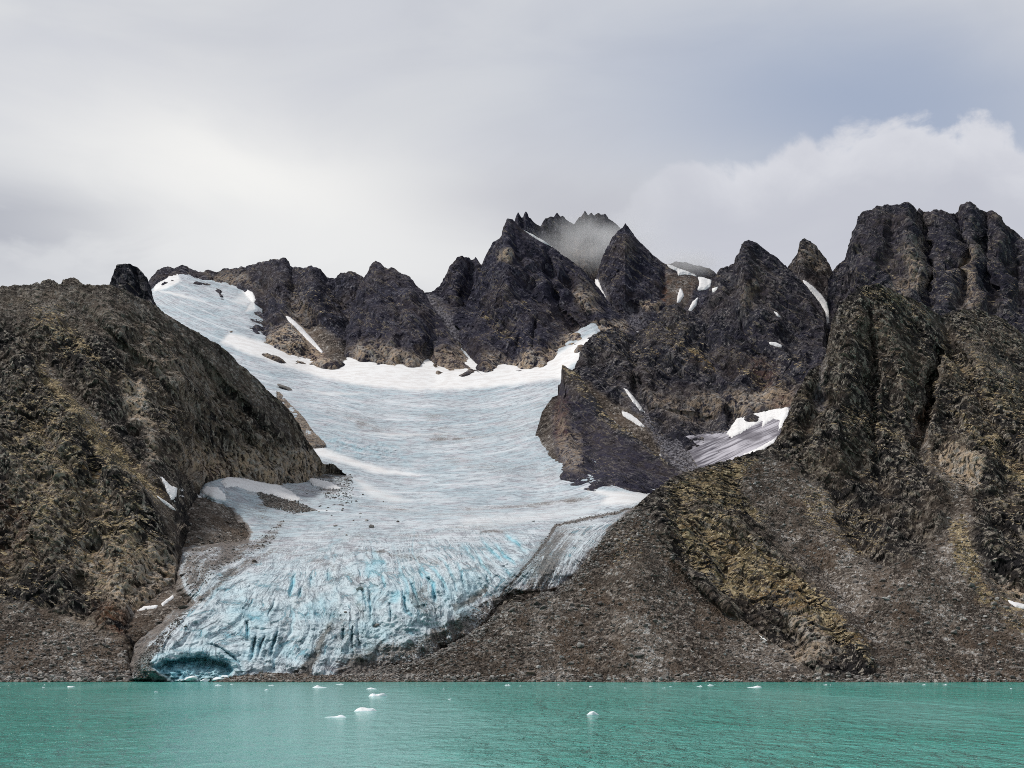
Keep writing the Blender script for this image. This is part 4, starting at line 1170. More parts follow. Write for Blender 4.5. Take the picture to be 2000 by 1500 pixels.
# ------------------------------------------------------------------ rock spur in the middle
f0, f1 = foot_line([(1046, 850), (1052, 850), (1060, 868), (1075, 897), (1087, 914), (1099, 931), (1118, 948), (1158, 960), (1210, 963), (1273, 964), (1340, 955)], 60, 40, -14)
SPUR_CREST = [(1046, 848, 1515), (1052, 830, 1522), (1058, 806, 1535), (1066, 794, 1545), (1078, 778, 1560), (1090, 770, 1570), (1095, 745, 1575), (1098, 713, 1580), (1110, 719, 1572), (1129, 729, 1560), (1142, 748, 1545), (1155, 767, 1530), (1179, 801, 1500), (1201, 825, 1475), (1227, 841, 1450), (1259, 867, 1420), (1286, 889, 1395), (1326, 918, 1360), (1340, 925, 1350)]
SPUR_MID = [(1046, 849, 1512), (1060, 850, 1492), (1075, 850, 1480), (1099, 850, 1462), (1118, 850, 1450), (1158, 870, 1415), (1210, 890, 1390), (1273, 920, 1355), (1340, 940, 1335)]
spur = rock_mass(
    "rock_spur", [f0, f1, SPUR_MID, SPUR_CREST], ROCK_MID,
    "dark wedge-shaped rock spur with a steep prow jutting into the glacier", "rock spur", step=1.15, seed=31, unit=1.35, back=130, jag=1.0, rough=0.50, strata=0.8,
    zones=[('grass', [(1095, 712), (1130, 728), (1240, 850), (1326, 918), (1200, 838), (1120, 755)], 0.5, 5),
           ('rust', [(1088, 780), (1106, 770), (1112, 840), (1096, 880), (1080, 850)], 0.5, 10),
           ('scree', [(1045, 860), (1060, 795), (1085, 775), (1075, 850), (1090, 910), (1080, 915)], 0.7, 6),
           ('pale', [(1080, 800), (1130, 840), (1140, 920), (1110, 920), (1085, 880)], 0.38, 14),
           ('violet', [(1085, 740), (1140, 780), (1200, 845), (1330, 925), (1340, 990), (1100, 990), (1070, 880)], 1.25, 12)],
    strokes=[([(1150, 830), (1160, 880), (1165, 930)], 12, 8), ([(1100, 800), (1112, 870), (1130, 930)], 10, -8)])

# ------------------------------------------------------------------ dark crag above the spur and its debris apron
C_LOW = [(1090, 830, 1530), (1154, 850, 1470), (1200, 890, 1430), (1280, 930, 1385), (1340, 960, 1360), (1440, 900, 1400)]
C_FOOT = [(1090, 755, 1600), (1122, 745, 1592), (1150, 765, 1560), (1200, 790, 1540), (1250, 830, 1500), (1300, 850, 1480), (1330, 852, 1468), (1380, 850, 1468), (1410, 838, 1475), (1440, 830, 1480)]
C_CREST = [(1090, 752, 1605), (1108, 738, 1618), (1122, 719, 1640), (1138, 679, 1672), (1145, 665, 1680), (1163, 652, 1690), (1179, 647, 1695), (1201, 640, 1700), (1222, 649, 1702), (1238, 655, 1702), (1251, 649, 1704), (1265, 636, 1708), (1281, 620, 1712), (1297, 599, 1718), (1318, 596, 1720), (1342, 609, 1715), (1366, 620, 1705), (1376, 628, 1700), (1390, 668, 1670), (1403, 713, 1635), (1408, 751, 1600), (1416, 790, 1550), (1422, 825, 1495), (1440, 828, 1485)]
crag = rock_mass(
    "crag", [C_LOW, C_FOOT, C_CREST], ROCK_MID,
    "broad dark crag with mossy ledges standing behind the wedge-shaped rock spur", "crag", step=1.2, seed=43, unit=1.35, back=200, jag=1.2, rough=0.95,
    zones=[('grass', [(1150, 650), (1300, 600), (1380, 640), (1400, 720), (1300, 700), (1200, 720)], 0.38, 20),
           ('grass', [(1300, 660), (1330, 670), (1395, 725), (1400, 740), (1340, 700)], 0.85, 8),
           ('scree', [(1100, 745), (1150, 750), (1230, 800), (1300, 880), (1340, 960), (1280, 930), (1180, 860), (1110, 790)], 1.0, 8),
           ('rust', [(1180, 780), (1250, 850), (1310, 910), (1290, 910), (1200, 830)], 0.8, 8),
           ('pale', [(1260, 760), (1330, 780), (1410, 760), (1412, 810), (1330, 815), (1270, 800)], 0.35, 14),
           ('streak', [(1215, 750), (1232, 765), (1275, 830), (1330, 905), (1370, 930), (1330, 925), (1260, 840)], 0.8, 5),
           ('violet', [(1080, 560), (1460, 560), (1460, 970), (1080, 970)], 0.55, 20)],
    strokes=[([(1228, 680), (1240, 730), (1245, 775), (1275, 830)], 9, 16), ([(1290, 700), (1330, 740), (1380, 790)], 10, 6), ([(1150, 670), (1180, 720), (1220, 770)], 10, 8),
             ([(1270, 660), (1262, 720), (1265, 770)], 12, -8), ([(1320, 640), (1345, 700), (1350, 780)], 12, -7), ([(1265, 802), (1330, 806), (1400, 812)], 5, 8)])

# ------------------------------------------------------------------ pyramid right of the crag
P_LOW = [(1350, 930, 1400), (1420, 900, 1420), (1560, 870, 1420), (1640, 830, 1420)]
P_FOOT = [(1350, 830, 1560), (1395, 840, 1500), (1420, 836, 1490), (1440, 815, 1500), (1490, 805, 1500), (1545, 795, 1490), (1600, 760, 1490), (1640, 720, 1500)]
P_CREST = [(1350, 626, 1740), (1363, 614, 1745), (1376, 590, 1755), (1389, 556, 1770), (1396, 540, 1778), (1401, 530, 1780), (1408, 523, 1782), (1422, 525, 1785), (1433, 515, 1790), (1440, 500, 1795), (1447, 485, 1800), (1454, 471, 1805), (1463, 467, 1808), (1475, 474, 1806), (1496, 490, 1800), (1517, 504, 1796), (1538, 522, 1790), (1560, 545, 1780), (1580, 566, 1765), (1598, 590, 1745), (1607, 610, 1725), (1611, 640, 1700), (1613, 680, 1650), (1640, 710, 1600)]
pyramid = rock_mass(
    "peak", [P_LOW, P_FOOT, P_CREST], ROCK_MID, "sharp dark pyramid peak above the little snow basin", "peak", step=1.2, seed=53, unit=1.5, back=220, jag=1.0, rough=0.85,
    zones=[('grass', [(1380, 650), (1480, 700), (1580, 690), (1570, 740), (1450, 700), (1400, 680)], 0.42, 14),
           ('grass', [(1420, 690), (1500, 720), (1550, 760), (1480, 770), (1440, 730)], 0.5, 12),
           ('rust', [(1470, 690), (1520, 720), (1510, 760), (1470, 740)], 0.4, 14), ('rust', [(1500, 790), (1545, 755), (1550, 790), (1510, 800)], 0.7, 8),
           ('pale', [(1410, 780), (1480, 760), (1550, 750), (1550, 795), (1430, 815)], 0.55, 12),
           ('pale', [(1450, 560), (1480, 550), (1475, 600), (1450, 600)], 0.4, 10),
           ('streak', [(1410, 520), (1440, 560), (1500, 600), (1470, 600)], 0.2, 12),
           ('violet', [(1340, 450), (1650, 450), (1650, 850), (1340, 850)], 0.75, 20)],
    strokes=[([(1565, 600), (1590, 690), (1575, 740)], 10, 12), ([(1530, 650), (1560, 700), (1575, 730)], 7, 10), ([(1440, 540), (1500, 600), (1570, 660)], 10, 6),
             ([(1463, 470), (1450, 560), (1430, 660)], 16, -10), ([(1405, 620), (1460, 680), (1540, 730)], 9, 7), ([(1540, 530), (1565, 600), (1590, 640)], 14, -6)])

# ------------------------------------------------------------------ pinnacle between pyramid and massif
pin = rock_mass(
    "rock_pinnacle", [[(1535, 720, 1700), (1660, 720, 1640)], [(1535, 600, 1790), (1660, 640, 1740)],
                      [(1535, 528, 1850), (1543, 514, 1855), (1550, 505, 1858), (1558, 496, 1860), (1561, 478, 1862), (1566, 469, 1864), (1571, 466, 1865), (1583, 471, 1864), (1590, 478, 1863), (1597, 486, 1862), (1606, 496, 1860), (1615, 507, 1857), (1625, 527, 1850), (1640, 545, 1840), (1660, 570, 1830)]],
    ROCK_MID, "narrow leaning rock pinnacle standing between the pyramid and the broad massif", "pinnacle", step=1.1, seed=59, unit=1.4, back=90, jag=0.8, rough=0.8,
    zones=[('violet', [(1500, 400), (1680, 400), (1680, 700), (1500, 700)], 0.4, 10), ('pale', [(1560, 480), (1600, 480), (1620, 530), (1560, 520)], 0.4, 10)],
    strokes=[([(1562, 495), (1590, 530), (1612, 560)], 6, 8)])

# ------------------------------------------------------------------ broad massif at the right edge
M_LOW = [(1580, 720, 1690), (1640, 720, 1650), (1700, 720, 1480), (2450, 800, 1480)]
M_FOOT = [(1580, 640, 1740), (1640, 635, 1690), (1700, 620, 1560), (2000, 660, 1540), (2450, 700, 1540)]
M_CREST = [(1580, 600, 1700), (1616, 552, 1765), (1625, 530, 1790), (1639, 516, 1800), (1652, 499, 1808), (1658, 478, 1812), (1664, 460, 1815), (1676, 425, 1822), (1687, 413, 1826), (1700, 411, 1828), (1713, 406, 1830), (1734, 399, 1835), (1755, 399, 1838), (1772, 394, 1840), (1780, 398, 1840), (1786, 406, 1840), (1790, 416, 1840), (1795, 406, 1840), (1804, 415, 1838), (1818, 415, 1836), (1823, 410, 1835), (1846, 413, 1834), (1863, 418, 1832), (1872, 411, 1832), (1877, 396, 1832), (1895, 396, 1830), (1909, 406, 1828), (1926, 416, 1826), (1937, 412, 1825), (1951, 418, 1822), (1965, 439, 1815), (1982, 453, 1808), (2000, 467, 1800), (2060, 500, 1790), (2150, 520, 1780), (2450, 560, 1760)]
massif = rock_mass(
    "massif", [M_LOW, M_FOOT, M_CREST], ROCK_MID, "broad flat-topped rock massif with vertical clefts behind the grassy crags", "mountain", step=1.25, seed=61, unit=1.5, back=260, jag=1.1, rough=1.0, strata=0.55, urange=(1617, 2450),
    zones=[('violet', [(1560, 380), (2450, 380), (2450, 720), (1560, 720)], 0.85, 20), ('grass', [(1700, 500), (2000, 480), (2010, 640), (1760, 620)], 0.22, 40),
           ('pale', [(1770, 480), (1800, 470), (1800, 560), (1770, 570)], 0.5, 14), ('pale', [(1880, 500), (1900, 490), (1910, 600), (1890, 600)], 0.5, 12), ('pale', [(1740, 540), (1770, 530), (1770, 590), (1740, 580)], 0.4, 12)],
    strokes=[([(1790, 414), (1805, 450), (1815, 500), (1812, 560), (1815, 610)], 11, 34), ([(1874, 414), (1880, 460), (1888, 520), (1880, 600)], 9, 26), ([(1926, 418), (1920, 470), (1925, 540), (1945, 600)], 10, 26),
             ([(1975, 470), (1985, 560), (1990, 620)], 14, 20), ([(1772, 400), (1775, 480), (1790, 580)], 18, -16), ([(1848, 420), (1850, 520), (1850, 600)], 18, -14), ([(1896, 400), (1905, 480), (1910, 590)], 15, -14),
             ([(1715, 410), (1700, 480), (1690, 560)], 26, -10), ([(1740, 430), (1735, 500), (1745, 560)], 9, 10), ([(1950, 430), (1960, 520), (1965, 600)], 12, -12)])

# ------------------------------------------------------------------ basin of dirty ice under the pyramid
basin = rock_mass(
    "ice_basin", [[(1290, 990, 1330), (1420, 985, 1310), (1560, 950, 1330)], [(1290, 935, 1385), (1340, 925, 1385), (1400, 920, 1375), (1470, 895, 1370), (1520, 870, 1375), (1560, 850, 1380)],
                  [(1290, 870, 1440), (1330, 853, 1458), (1400, 843, 1470), (1425, 835, 1478), (1440, 817, 1492), (1480, 807, 1496), (1515, 799, 1494), (1545, 794, 1480), (1560, 790, 1470)]],
    ROCK_MID, "hollow of dark dirty ice and rock slabs below the pyramid peak", "ice basin", step=1.15, seed=67, unit=0.9, back=60, jag=0.6, rough=0.35, strike=-0.5,
    defaults={'streak': 0.75, 'scree': 0.0},
    zones=[('streak', [(1380, 850), (1410, 860), (1420, 900), (1385, 900)], 0.05, 8), ('streak', [(1340, 860), (1380, 860), (1390, 900), (1350, 910)], 0.75, 8), ('streak', [(1420, 850), (1530, 820), (1510, 860), (1430, 890)], 0.75, 8)])

# ------------------------------------------------------------------ head wall of the glacier, left to right
f0, f1 = foot_line([(275, 600), (294, 590), (303, 580), (312, 565), (320, 555)], 60, 30)
tower = rock_mass(
    "rock_tower", [[(195, 640, 1300), (260, 650, 1300), (320, 660, 1300)], [(195, 600, 1340), (260, 610, 1330), (320, 620, 1320)],
                   [(195, 575, 1350), (210, 568, 1352), (215, 552, 1355), (219, 540, 1357), (224, 530, 1358), (229, 519, 1360), (238, 516, 1360), (248, 515, 1360), (258, 517, 1360), (269, 523, 1360), (275, 530, 1358), (280, 535, 1357), (287, 543, 1355), (290, 551, 1354), (296, 569, 1352), (301, 588, 1350), (308, 600, 1345), (320, 612, 1340)]],
    ROCK_MID, "blunt dark rock tower on the skyline beside the upper snowfield", "rock tower", step=1.1, seed=71, unit=1.1, back=80, jag=1.2, rough=0.8,
    zones=[('violet', [(180, 500), (330, 500), (330, 650), (180, 650)], 0.4, 10)], strokes=[([(262, 525), (270, 560), (285, 590)], 7, 10)])
knobs = []
for name_, label_, cr in (("rock_knob", "low jagged rock knob nearest the left edge of the skyline", [(74, 562, 1240), (80, 553, 1242), (88, 548, 1243), (95, 545, 1244), (104, 547, 1244), (112, 551, 1243), (116, 558, 1242), (120, 566, 1240)]),
                          ("rock_knob", "flat-topped rock knob on the left skyline between a smaller knob and the rock tower", [(116, 566, 1240), (120, 556, 1242), (123, 547, 1243), (132, 544, 1244), (143, 542, 1245), (150, 547, 1244), (160, 555, 1242), (168, 568, 1240)])):
    lo = [(cr[0][0], 600, 1200), (cr[-1][0], 600, 1200)]
    knobs.append(rock_mass(name_, [lo, cr], ROCK_NEAR, label_, "rock", step=1.0, seed=73 + len(knobs), unit=1.0, back=30, jag=1.2, rough=0.6, kind=None))
    knobs[-1].obj['group'] = "rock knobs on the left skyline"

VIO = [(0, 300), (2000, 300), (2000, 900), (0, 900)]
f0, f1 = foot_line([(286, 585), (300, 574), (315, 560), (330, 552), (345, 549), (358, 552), (372, 550), (390, 557), (410, 556), (430, 562), (445, 570), (462, 566), (485, 572), (497, 580), (492, 600), (470, 600), (462, 612)][:14]
                    + [(500, 590)], 50, 20)
W_FOOT = [(286, 585), (300, 574), (315, 560), (326, 553), (345, 548), (360, 553), (390, 558), (420, 560), (438, 600), (443, 630), (450, 652), (470, 668), (490, 682), (515, 694), (540, 705), (570, 709), (600, 711), (625, 716), (650, 722), (668, 712), (690, 700), (720, 700)]
f0, f1 = foot_line(W_FOOT, 70, 40, -14)
f0 = [(u, v, d_ + (16 if u < 445 else 0)) for u, v, d_ in f0]
f1 = [(u, v, d_ + (16 if u < 445 else 0)) for u, v, d_ in f1]
W_MID = [(286, 575, 2560), (345, 540, 2640), (390, 548, 2640), (425, 550, 2640), (450, 580, 2560), (500, 600, 2420), (560, 620, 2330), (620, 640, 2290), (660, 640, 2300), (720, 640, 2320)]
W_CREST = [(286, 560, 2680), (294, 546, 2690), (299, 540, 2695), (304, 534, 2700), (309, 527, 2702), (315, 523, 2704), (329, 522, 2704), (341, 525, 2704), (347, 520, 2706), (353, 515, 2706), (364, 520, 2704), (376, 527, 2702), (388, 534, 2700), (402, 530, 2695), (425, 531, 2685), (436, 526, 2680), (444, 522, 2675), (455, 527, 2670), (479, 522, 2650), (504, 512, 2620), (521, 510, 2600), (540, 507, 2580), (553, 506, 2570), (563, 511, 2560), (570, 522, 2555), (588, 523, 2540), (609, 519, 2525), (626, 529, 2515), (637, 539, 2508), (654, 544, 2500), (661, 540, 2498), (668, 535, 2496), (682, 531, 2490), (695, 534, 2486), (706, 539, 2480), (720, 560, 2470)]
west_ridge = rock_mass(
    "ridge", [f0, f1, W_MID, W_CREST], ROCK_FAR, "long craggy ridge of dark rock with tan slabs at the glacier head", "ridge", step=1.15, seed=83, unit=2.0, back=260, jag=1.2, rough=0.8,
    zones=[('violet', VIO, 0.55, 5), ('pale', [(440, 640), (500, 660), (560, 640), (600, 630), (640, 690), (650, 725), (560, 712), (500, 690)], 0.8, 14), ('rust', [(580, 640), (620, 650), (650, 715), (600, 700)], 0.55, 12),
           ('pale', [(400, 535), (480, 535), (500, 560), (430, 560)], 0.4, 10), ('pale', [(570, 580), (620, 600), (600, 640), (560, 620)], 0.35, 14), ('grass', [(560, 540), (660, 560), (640, 640), (560, 600)], 0.25, 20),
           ('scree', [(600, 640), (620, 630), (700, 700), (680, 712), (650, 712)], 0.9, 7), ('scree', [(445, 600), (480, 610), (470, 650), (447, 640)], 0.5, 10)],
    strokes=[([(565, 520), (575, 580), (600, 640), (650, 700)], 12, 16), ([(650, 550), (668, 600), (680, 660), (690, 700)], 14, 30), ([(440, 600), (520, 650), (580, 690)], 16, -10), ([(520, 520), (540, 600), (520, 660)], 18, -14), ([(610, 530), (620, 590), (640, 640)], 14, -14)])

wall = rock_mass(
    "back_wall", [[(620, 760, 2180), (1010, 790, 2200)], [(620, 720, 2300), (690, 700, 2300), (850, 720, 2250), (945, 736, 2200), (1010, 740, 2240)],
                  [(620, 660, 2400), (690, 650, 2360), (850, 640, 2320), (890, 650, 2290), (930, 690, 2240), (1010, 700, 2300)],
                  [(620, 600, 2520), (690, 585, 2520), (760, 570, 2520), (815, 566, 2510), (828, 571, 2505), (840, 570, 2505), (870, 575, 2510), (920, 560, 2520), (1010, 560, 2540)]],
    ROCK_FAR, "recessed rock wall with grey debris gullies behind the headwall peaks", "rock wall", step=1.2, seed=89, unit=1.6, back=160, jag=0.5, rough=0.5, strata=0.3,
    zones=[('violet', VIO, 0.8, 5), ('streak', [(815, 560), (850, 575), (900, 640), (960, 735), (900, 735), (870, 690), (840, 620)], 0.7, 8), ('streak', [(680, 600), (700, 600), (690, 700), (655, 700)], 0.55, 8)],
    strokes=[([(830, 575), (865, 625), (905, 680), (945, 733)], 10, 5)])

f0, f1 = foot_line([(664, 712), (680, 702), (700, 704), (720, 710), (740, 714), (765, 718), (790, 719), (810, 716), (830, 712), (840, 722), (850, 735), (865, 741), (880, 743), (905, 736), (930, 724), (945, 735), (955, 738)], 60, 40, -10)
dome = rock_mass(
    "domed_peak", [f0, f1,
                   [(664, 705, 2180), (690, 650, 2220), (740, 650, 2190), (800, 650, 2180), (850, 680, 2160), (900, 710, 2140), (955, 738, 2100)],
                   [(664, 704, 2185), (672, 660, 2260), (684, 615, 2330), (696, 575, 2390), (706, 548, 2420), (713, 539, 2432), (718, 529, 2440), (726, 517, 2446), (734, 509, 2450), (744, 515, 2448), (751, 523, 2446), (769, 524, 2442), (783, 534, 2436), (800, 541, 2428), (814, 558, 2415), (828, 571, 2400), (850, 606, 2340), (880, 652, 2260), (905, 690, 2200), (930, 716, 2150), (945, 733, 2115), (955, 737, 2105)]],
    ROCK_FAR, "dark domed rock face with a small summit knob above the snow rim", "peak", step=1.1, seed=97, unit=1.9, back=180, jag=1.0, rough=0.75, strata=0.7,
    zones=[('violet', VIO, 0.9, 5), ('pale', [(680, 690), (740, 660), (790, 690), (830, 680), (840, 715), (790, 722), (700, 708)], 0.6, 14), ('pale', [(842, 690), (900, 680), (930, 725), (880, 745), (850, 738)], 0.55, 10),
           ('rust', [(845, 690), (890, 690), (910, 720), (860, 735)], 0.35, 8), ('grass', [(740, 560), (800, 580), (840, 660), (780, 640)], 0.25, 16)],
    strokes=[([(848, 640), (838, 680), (836, 722)], 7, 22), ([(760, 530), (745, 600), (750, 700)], 26, -12), ([(800, 560), (815, 620), (810, 700)], 22, -10), ([(770, 560), (782, 640), (785, 715)], 8, 8), ([(720, 560), (712, 620), (700, 690)], 9, 8)])

shoulder = rock_mass(
    "shoulder_peak", [[(820, 760, 2220), (1000, 760, 2240)], [(820, 600, 2480), (880, 640, 2420), (930, 690, 2340), (1000, 680, 2380)],
                      [(820, 580, 2500), (828, 573, 2502), (839, 571, 2504), (850, 565, 2508), (860, 557, 2512), (870, 541, 2518), (879, 520, 2524), (885, 512, 2526), (891, 506, 2528), (900, 499, 2530), (908, 503, 2530), (916, 504, 2530), (921, 508, 2530), (925, 508, 2530), (929, 503, 2530), (934, 509, 2528), (939, 516, 2526), (960, 540, 2520), (1000, 560, 2510)]],
    ROCK_FAR, "small twin-topped peak leaning against the left side of the main pyramid", "peak", step=1.1, seed=101, unit=1.8, back=150, jag=1.3, rough=0.75, strata=0.6,
    zones=[('violet', VIO, 0.9, 5), ('pale', [(880, 620), (910, 620), (930, 680), (900, 660)], 0.4, 10), ('streak', [(880, 640), (905, 640), (950, 735), (920, 735)], 0.5, 8)],
    strokes=[([(925, 510), (912, 570), (900, 620)], 8, 12), ([(895, 505), (885, 560), (890, 620)], 14, -10)])

f0, f1 = foot_line([(886, 640), (897, 650), (915, 690), (930, 715), (947, 728), (965, 725), (980, 722), (1000, 723), (1020, 725), (1045, 724), (1060, 721), (1075, 712), (1092, 704), (1110, 700), (1130, 688), (1150, 668), (1180, 660), (1225, 655), (1255, 660)], 60, 40, -10)
main = rock_mass(
    "pyramid_peak", [f0, f1,
                     [(886, 635, 2330), (915, 650, 2290), (960, 640, 2240), (1020, 620, 2240), (1080, 630, 2240), (1140, 640, 2260), (1190, 640, 2280), (1255, 655, 2270)],
                     [(886, 622, 2350), (893, 612, 2362), (901, 604, 2372), (909, 597, 2380), (921, 572, 2400), (933, 548, 2415), (940, 522, 2428), (947, 511, 2434), (954, 502, 2440), (963, 487, 2446), (972, 473, 2452), (981, 457, 2458), (984, 443, 2462), (988, 432, 2465), (991, 427, 2466), (1000, 429, 2466), (1010, 438, 2462), (1021, 448, 2458), (1045, 462, 2450), (1062, 472, 2444), (1080, 483, 2438), (1105, 502, 2428), (1129, 520, 2418), (1145, 536, 2410), (1157, 551, 2402), (1170, 567, 2394), (1182, 583, 2384), (1203, 607, 2366), (1224, 628, 2346), (1240, 645, 2320), (1255, 652, 2290)]],
    ROCK_FAR, "tall dark pyramid peak towering over the snow rim at the glacier head", "peak", step=1.05, seed=103, unit=1.9, back=170, jag=0.9, rough=0.8, strata=0.8,
    zones=[('violet', VIO, 0.95, 5), ('pale', [(950, 690), (1000, 700), (1060, 690), (1110, 650), (1160, 640), (1130, 690), (1060, 725), (950, 728)], 0.75, 12), ('pale', [(970, 490), (1000, 490), (1000, 510), (975, 508)], 0.6, 6),
           ('pale', [(1120, 570), (1150, 560), (1170, 610), (1130, 600)], 0.5, 10), ('pale', [(1150, 640), (1220, 625), (1230, 650), (1160, 660)], 0.7, 8), ('rust', [(1060, 690), (1130, 660), (1120, 690), (1070, 710)], 0.35, 8),
           ('grass', [(930, 600), (1000, 640), (1030, 680), (1000, 670), (930, 620)], 0.55, 7), ('grass', [(960, 560), (1040, 590), (1030, 620), (960, 590)], 0.35, 14)],
    strokes=[([(1070, 490), (1078, 560), (1095, 610), (1140, 660), (1150, 690)], 8, 20), ([(1000, 450), (1010, 500), (1060, 600), (1120, 680)], 7, 9), ([(991, 430), (985, 520), (960, 640)], 26, -14), ([(1045, 620), (1042, 680), (1050, 720)], 6, 12),
             ([(925, 590), (990, 650), (1070, 718)], 6, 8), ([(1130, 540), (1150, 600), (1200, 640)], 14, -12), ([(1020, 640), (1005, 700)], 6, 7), ([(1095, 510), (1120, 580), (1170, 640)], 7, 10)])

# ------------------------------------------------------------------ far, cloud-wrapped summits
SPIRES = [(1012, 18, 6), (1027, 17, 6), (1037, 6, 6), (1066, 8, 8), (1075, 9, 7), (1088, 16, 7), (1099, 8, 7), (1132, 8, 8), (1142, 17, 7), (1155, 9, 7), (1169, 12, 9), (1181, 9, 7)]


def spired(line):
    us = sorted({p[0] for p in line} | {u + k for u, h, w_ in SPIRES for k in (-w_, 0, w_)})
    a_ = np.asarray(line, float)
    res = []
    for u in us:
        lift = max([h * max(0.0, 1 - abs(u - c) / w_) for c, h, w_ in SPIRES])
        res.append((u, np.interp(u, a_[:, 0], a_[:, 1]) - 0.62 * lift, np.interp(u, a_[:, 0], a_[:, 2])))
    return res


far = rock_mass(
    "far_summit", [[(930, 720, 2600), (1420, 720, 2600)], [(930, 640, 2700), (1420, 640, 2700)],
                   spired([(930, 530, 2840), (942, 515, 2845), (954, 488, 2850), (961, 474, 2852), (970, 469, 2854), (985, 455, 2856), (1000, 438, 2858), (1010, 425, 2860), (1030, 424, 2860), (1045, 437, 2860), (1056, 442, 2860), (1066, 431, 2862), (1087, 424, 2864), (1105, 428, 2864), (1121, 438, 2864), (1132, 428, 2866), (1142, 421, 2866), (1160, 422, 2866), (1182, 423, 2866), (1196, 432, 2864), (1210, 444, 2862), (1230, 480, 2850), (1280, 520, 2840), (1350, 545, 2830), (1420, 560, 2820)])],
    ROCK_FAR, "saw-toothed far summit ridge wrapped in drifting cloud", "summit", step=1.1, seed=107, unit=2.0, back=160, jag=1.2, rough=0.38, zones=[('violet', VIO, 0.7, 5), ('pale', [(1100, 470), (1160, 480), (1180, 560), (1110, 530)], 0.35, 20)],
    strokes=[([(1060, 440), (1100, 500), (1160, 570)], 12, 20), ([(1122, 432), (1150, 490), (1170, 540)], 10, 16)])
cone = rock_mass(
    "summit_cone", [[(1140, 720, 2350), (1460, 720, 2350)], [(1140, 640, 2420), (1250, 648, 2400), (1460, 650, 2420)],
                    [(1140, 590, 2560), (1160, 560, 2590), (1172, 520, 2610), (1180, 495, 2625), (1192, 472, 2635), (1206, 453, 2645), (1215, 446, 2648), (1218, 440, 2650), (1221, 435, 2650), (1225, 440, 2650), (1228, 443, 2650), (1241, 462, 2645), (1259, 480, 2638), (1276, 499, 2630), (1294, 512, 2622), (1320, 524, 2615), (1345, 533, 2610), (1370, 543, 2605), (1390, 549, 2600), (1420, 560, 2590), (1460, 575, 2580)]],
    ROCK_FAR, "conical dark summit with a rust-brown flank beside the far snowfield", "summit", step=1.1, seed=109, unit=1.9, back=160, jag=1.0, rough=0.75,
    zones=[('violet', VIO, 0.7, 5), ('rust', [(1300, 535), (1330, 540), (1365, 540), (1350, 580), (1310, 600), (1290, 590)], 1.0, 8), ('scree', [(1300, 530), (1366, 540), (1350, 590), (1300, 600)], 0.7, 8),
           ('streak', [(1160, 545), (1172, 540), (1190, 590), (1215, 620), (1250, 648), (1225, 650), (1190, 600)], 0.75, 7), ('streak', [(1215, 585), (1240, 600), (1270, 610), (1250, 650), (1230, 640)], 0.45, 8), ('pale', [(1240, 590), (1290, 590), (1290, 608), (1250, 602)], 0.7, 5)],
    strokes=[([(1165, 545), (1185, 590), (1225, 640)], 14, 16), ([(1215, 450), (1220, 520), (1215, 580)], 18, -12), ([(1225, 590), (1250, 620)], 12, 14), ([(1296, 530), (1290, 580), (1300, 610)], 8, 10)])
misty = rock_mass(
    "far_hill", [[(1280, 640, 3000), (1460, 640, 3000)], [(1280, 535, 3150), (1300, 516, 3160), (1321, 511, 3165), (1345, 515, 3168), (1370, 520, 3170), (1385, 524, 3170), (1395, 531, 3168), (1410, 545, 3160), (1460, 570, 3150)]],
    ROCK_FAR, "hazy far hilltop peeping over the snowfield edge", "hill", step=1.4, seed=113, unit=2.0, back=120, jag=0.8, rough=0.6)


ledge_foot = [on_ice(u, v, -24) for u, v in ((540, 800), (560, 815), (580, 840), (598, 864), (612, 869), (636, 869))]
ledge_top = [on_ice(u, v, -17) for u, v in ((540, 764), (550, 770), (560, 783), (580, 802), (595, 818), (609, 839), (622, 853), (636, 866))]
bedrock = rock_mass("bedrock_ledge", [[(u, v + 30, d_ - 20) for u, v, d_ in ledge_foot], ledge_foot, ledge_top], ROCK_MID,
                    "pale brown bedrock ledge between the left hill crest and the ice", "rock ledge", step=1.1, seed=137, unit=1.0, back=25, jag=1.2, rough=0.6, kind=None, defaults={'pale': 0.5, 'scree': 0.3})


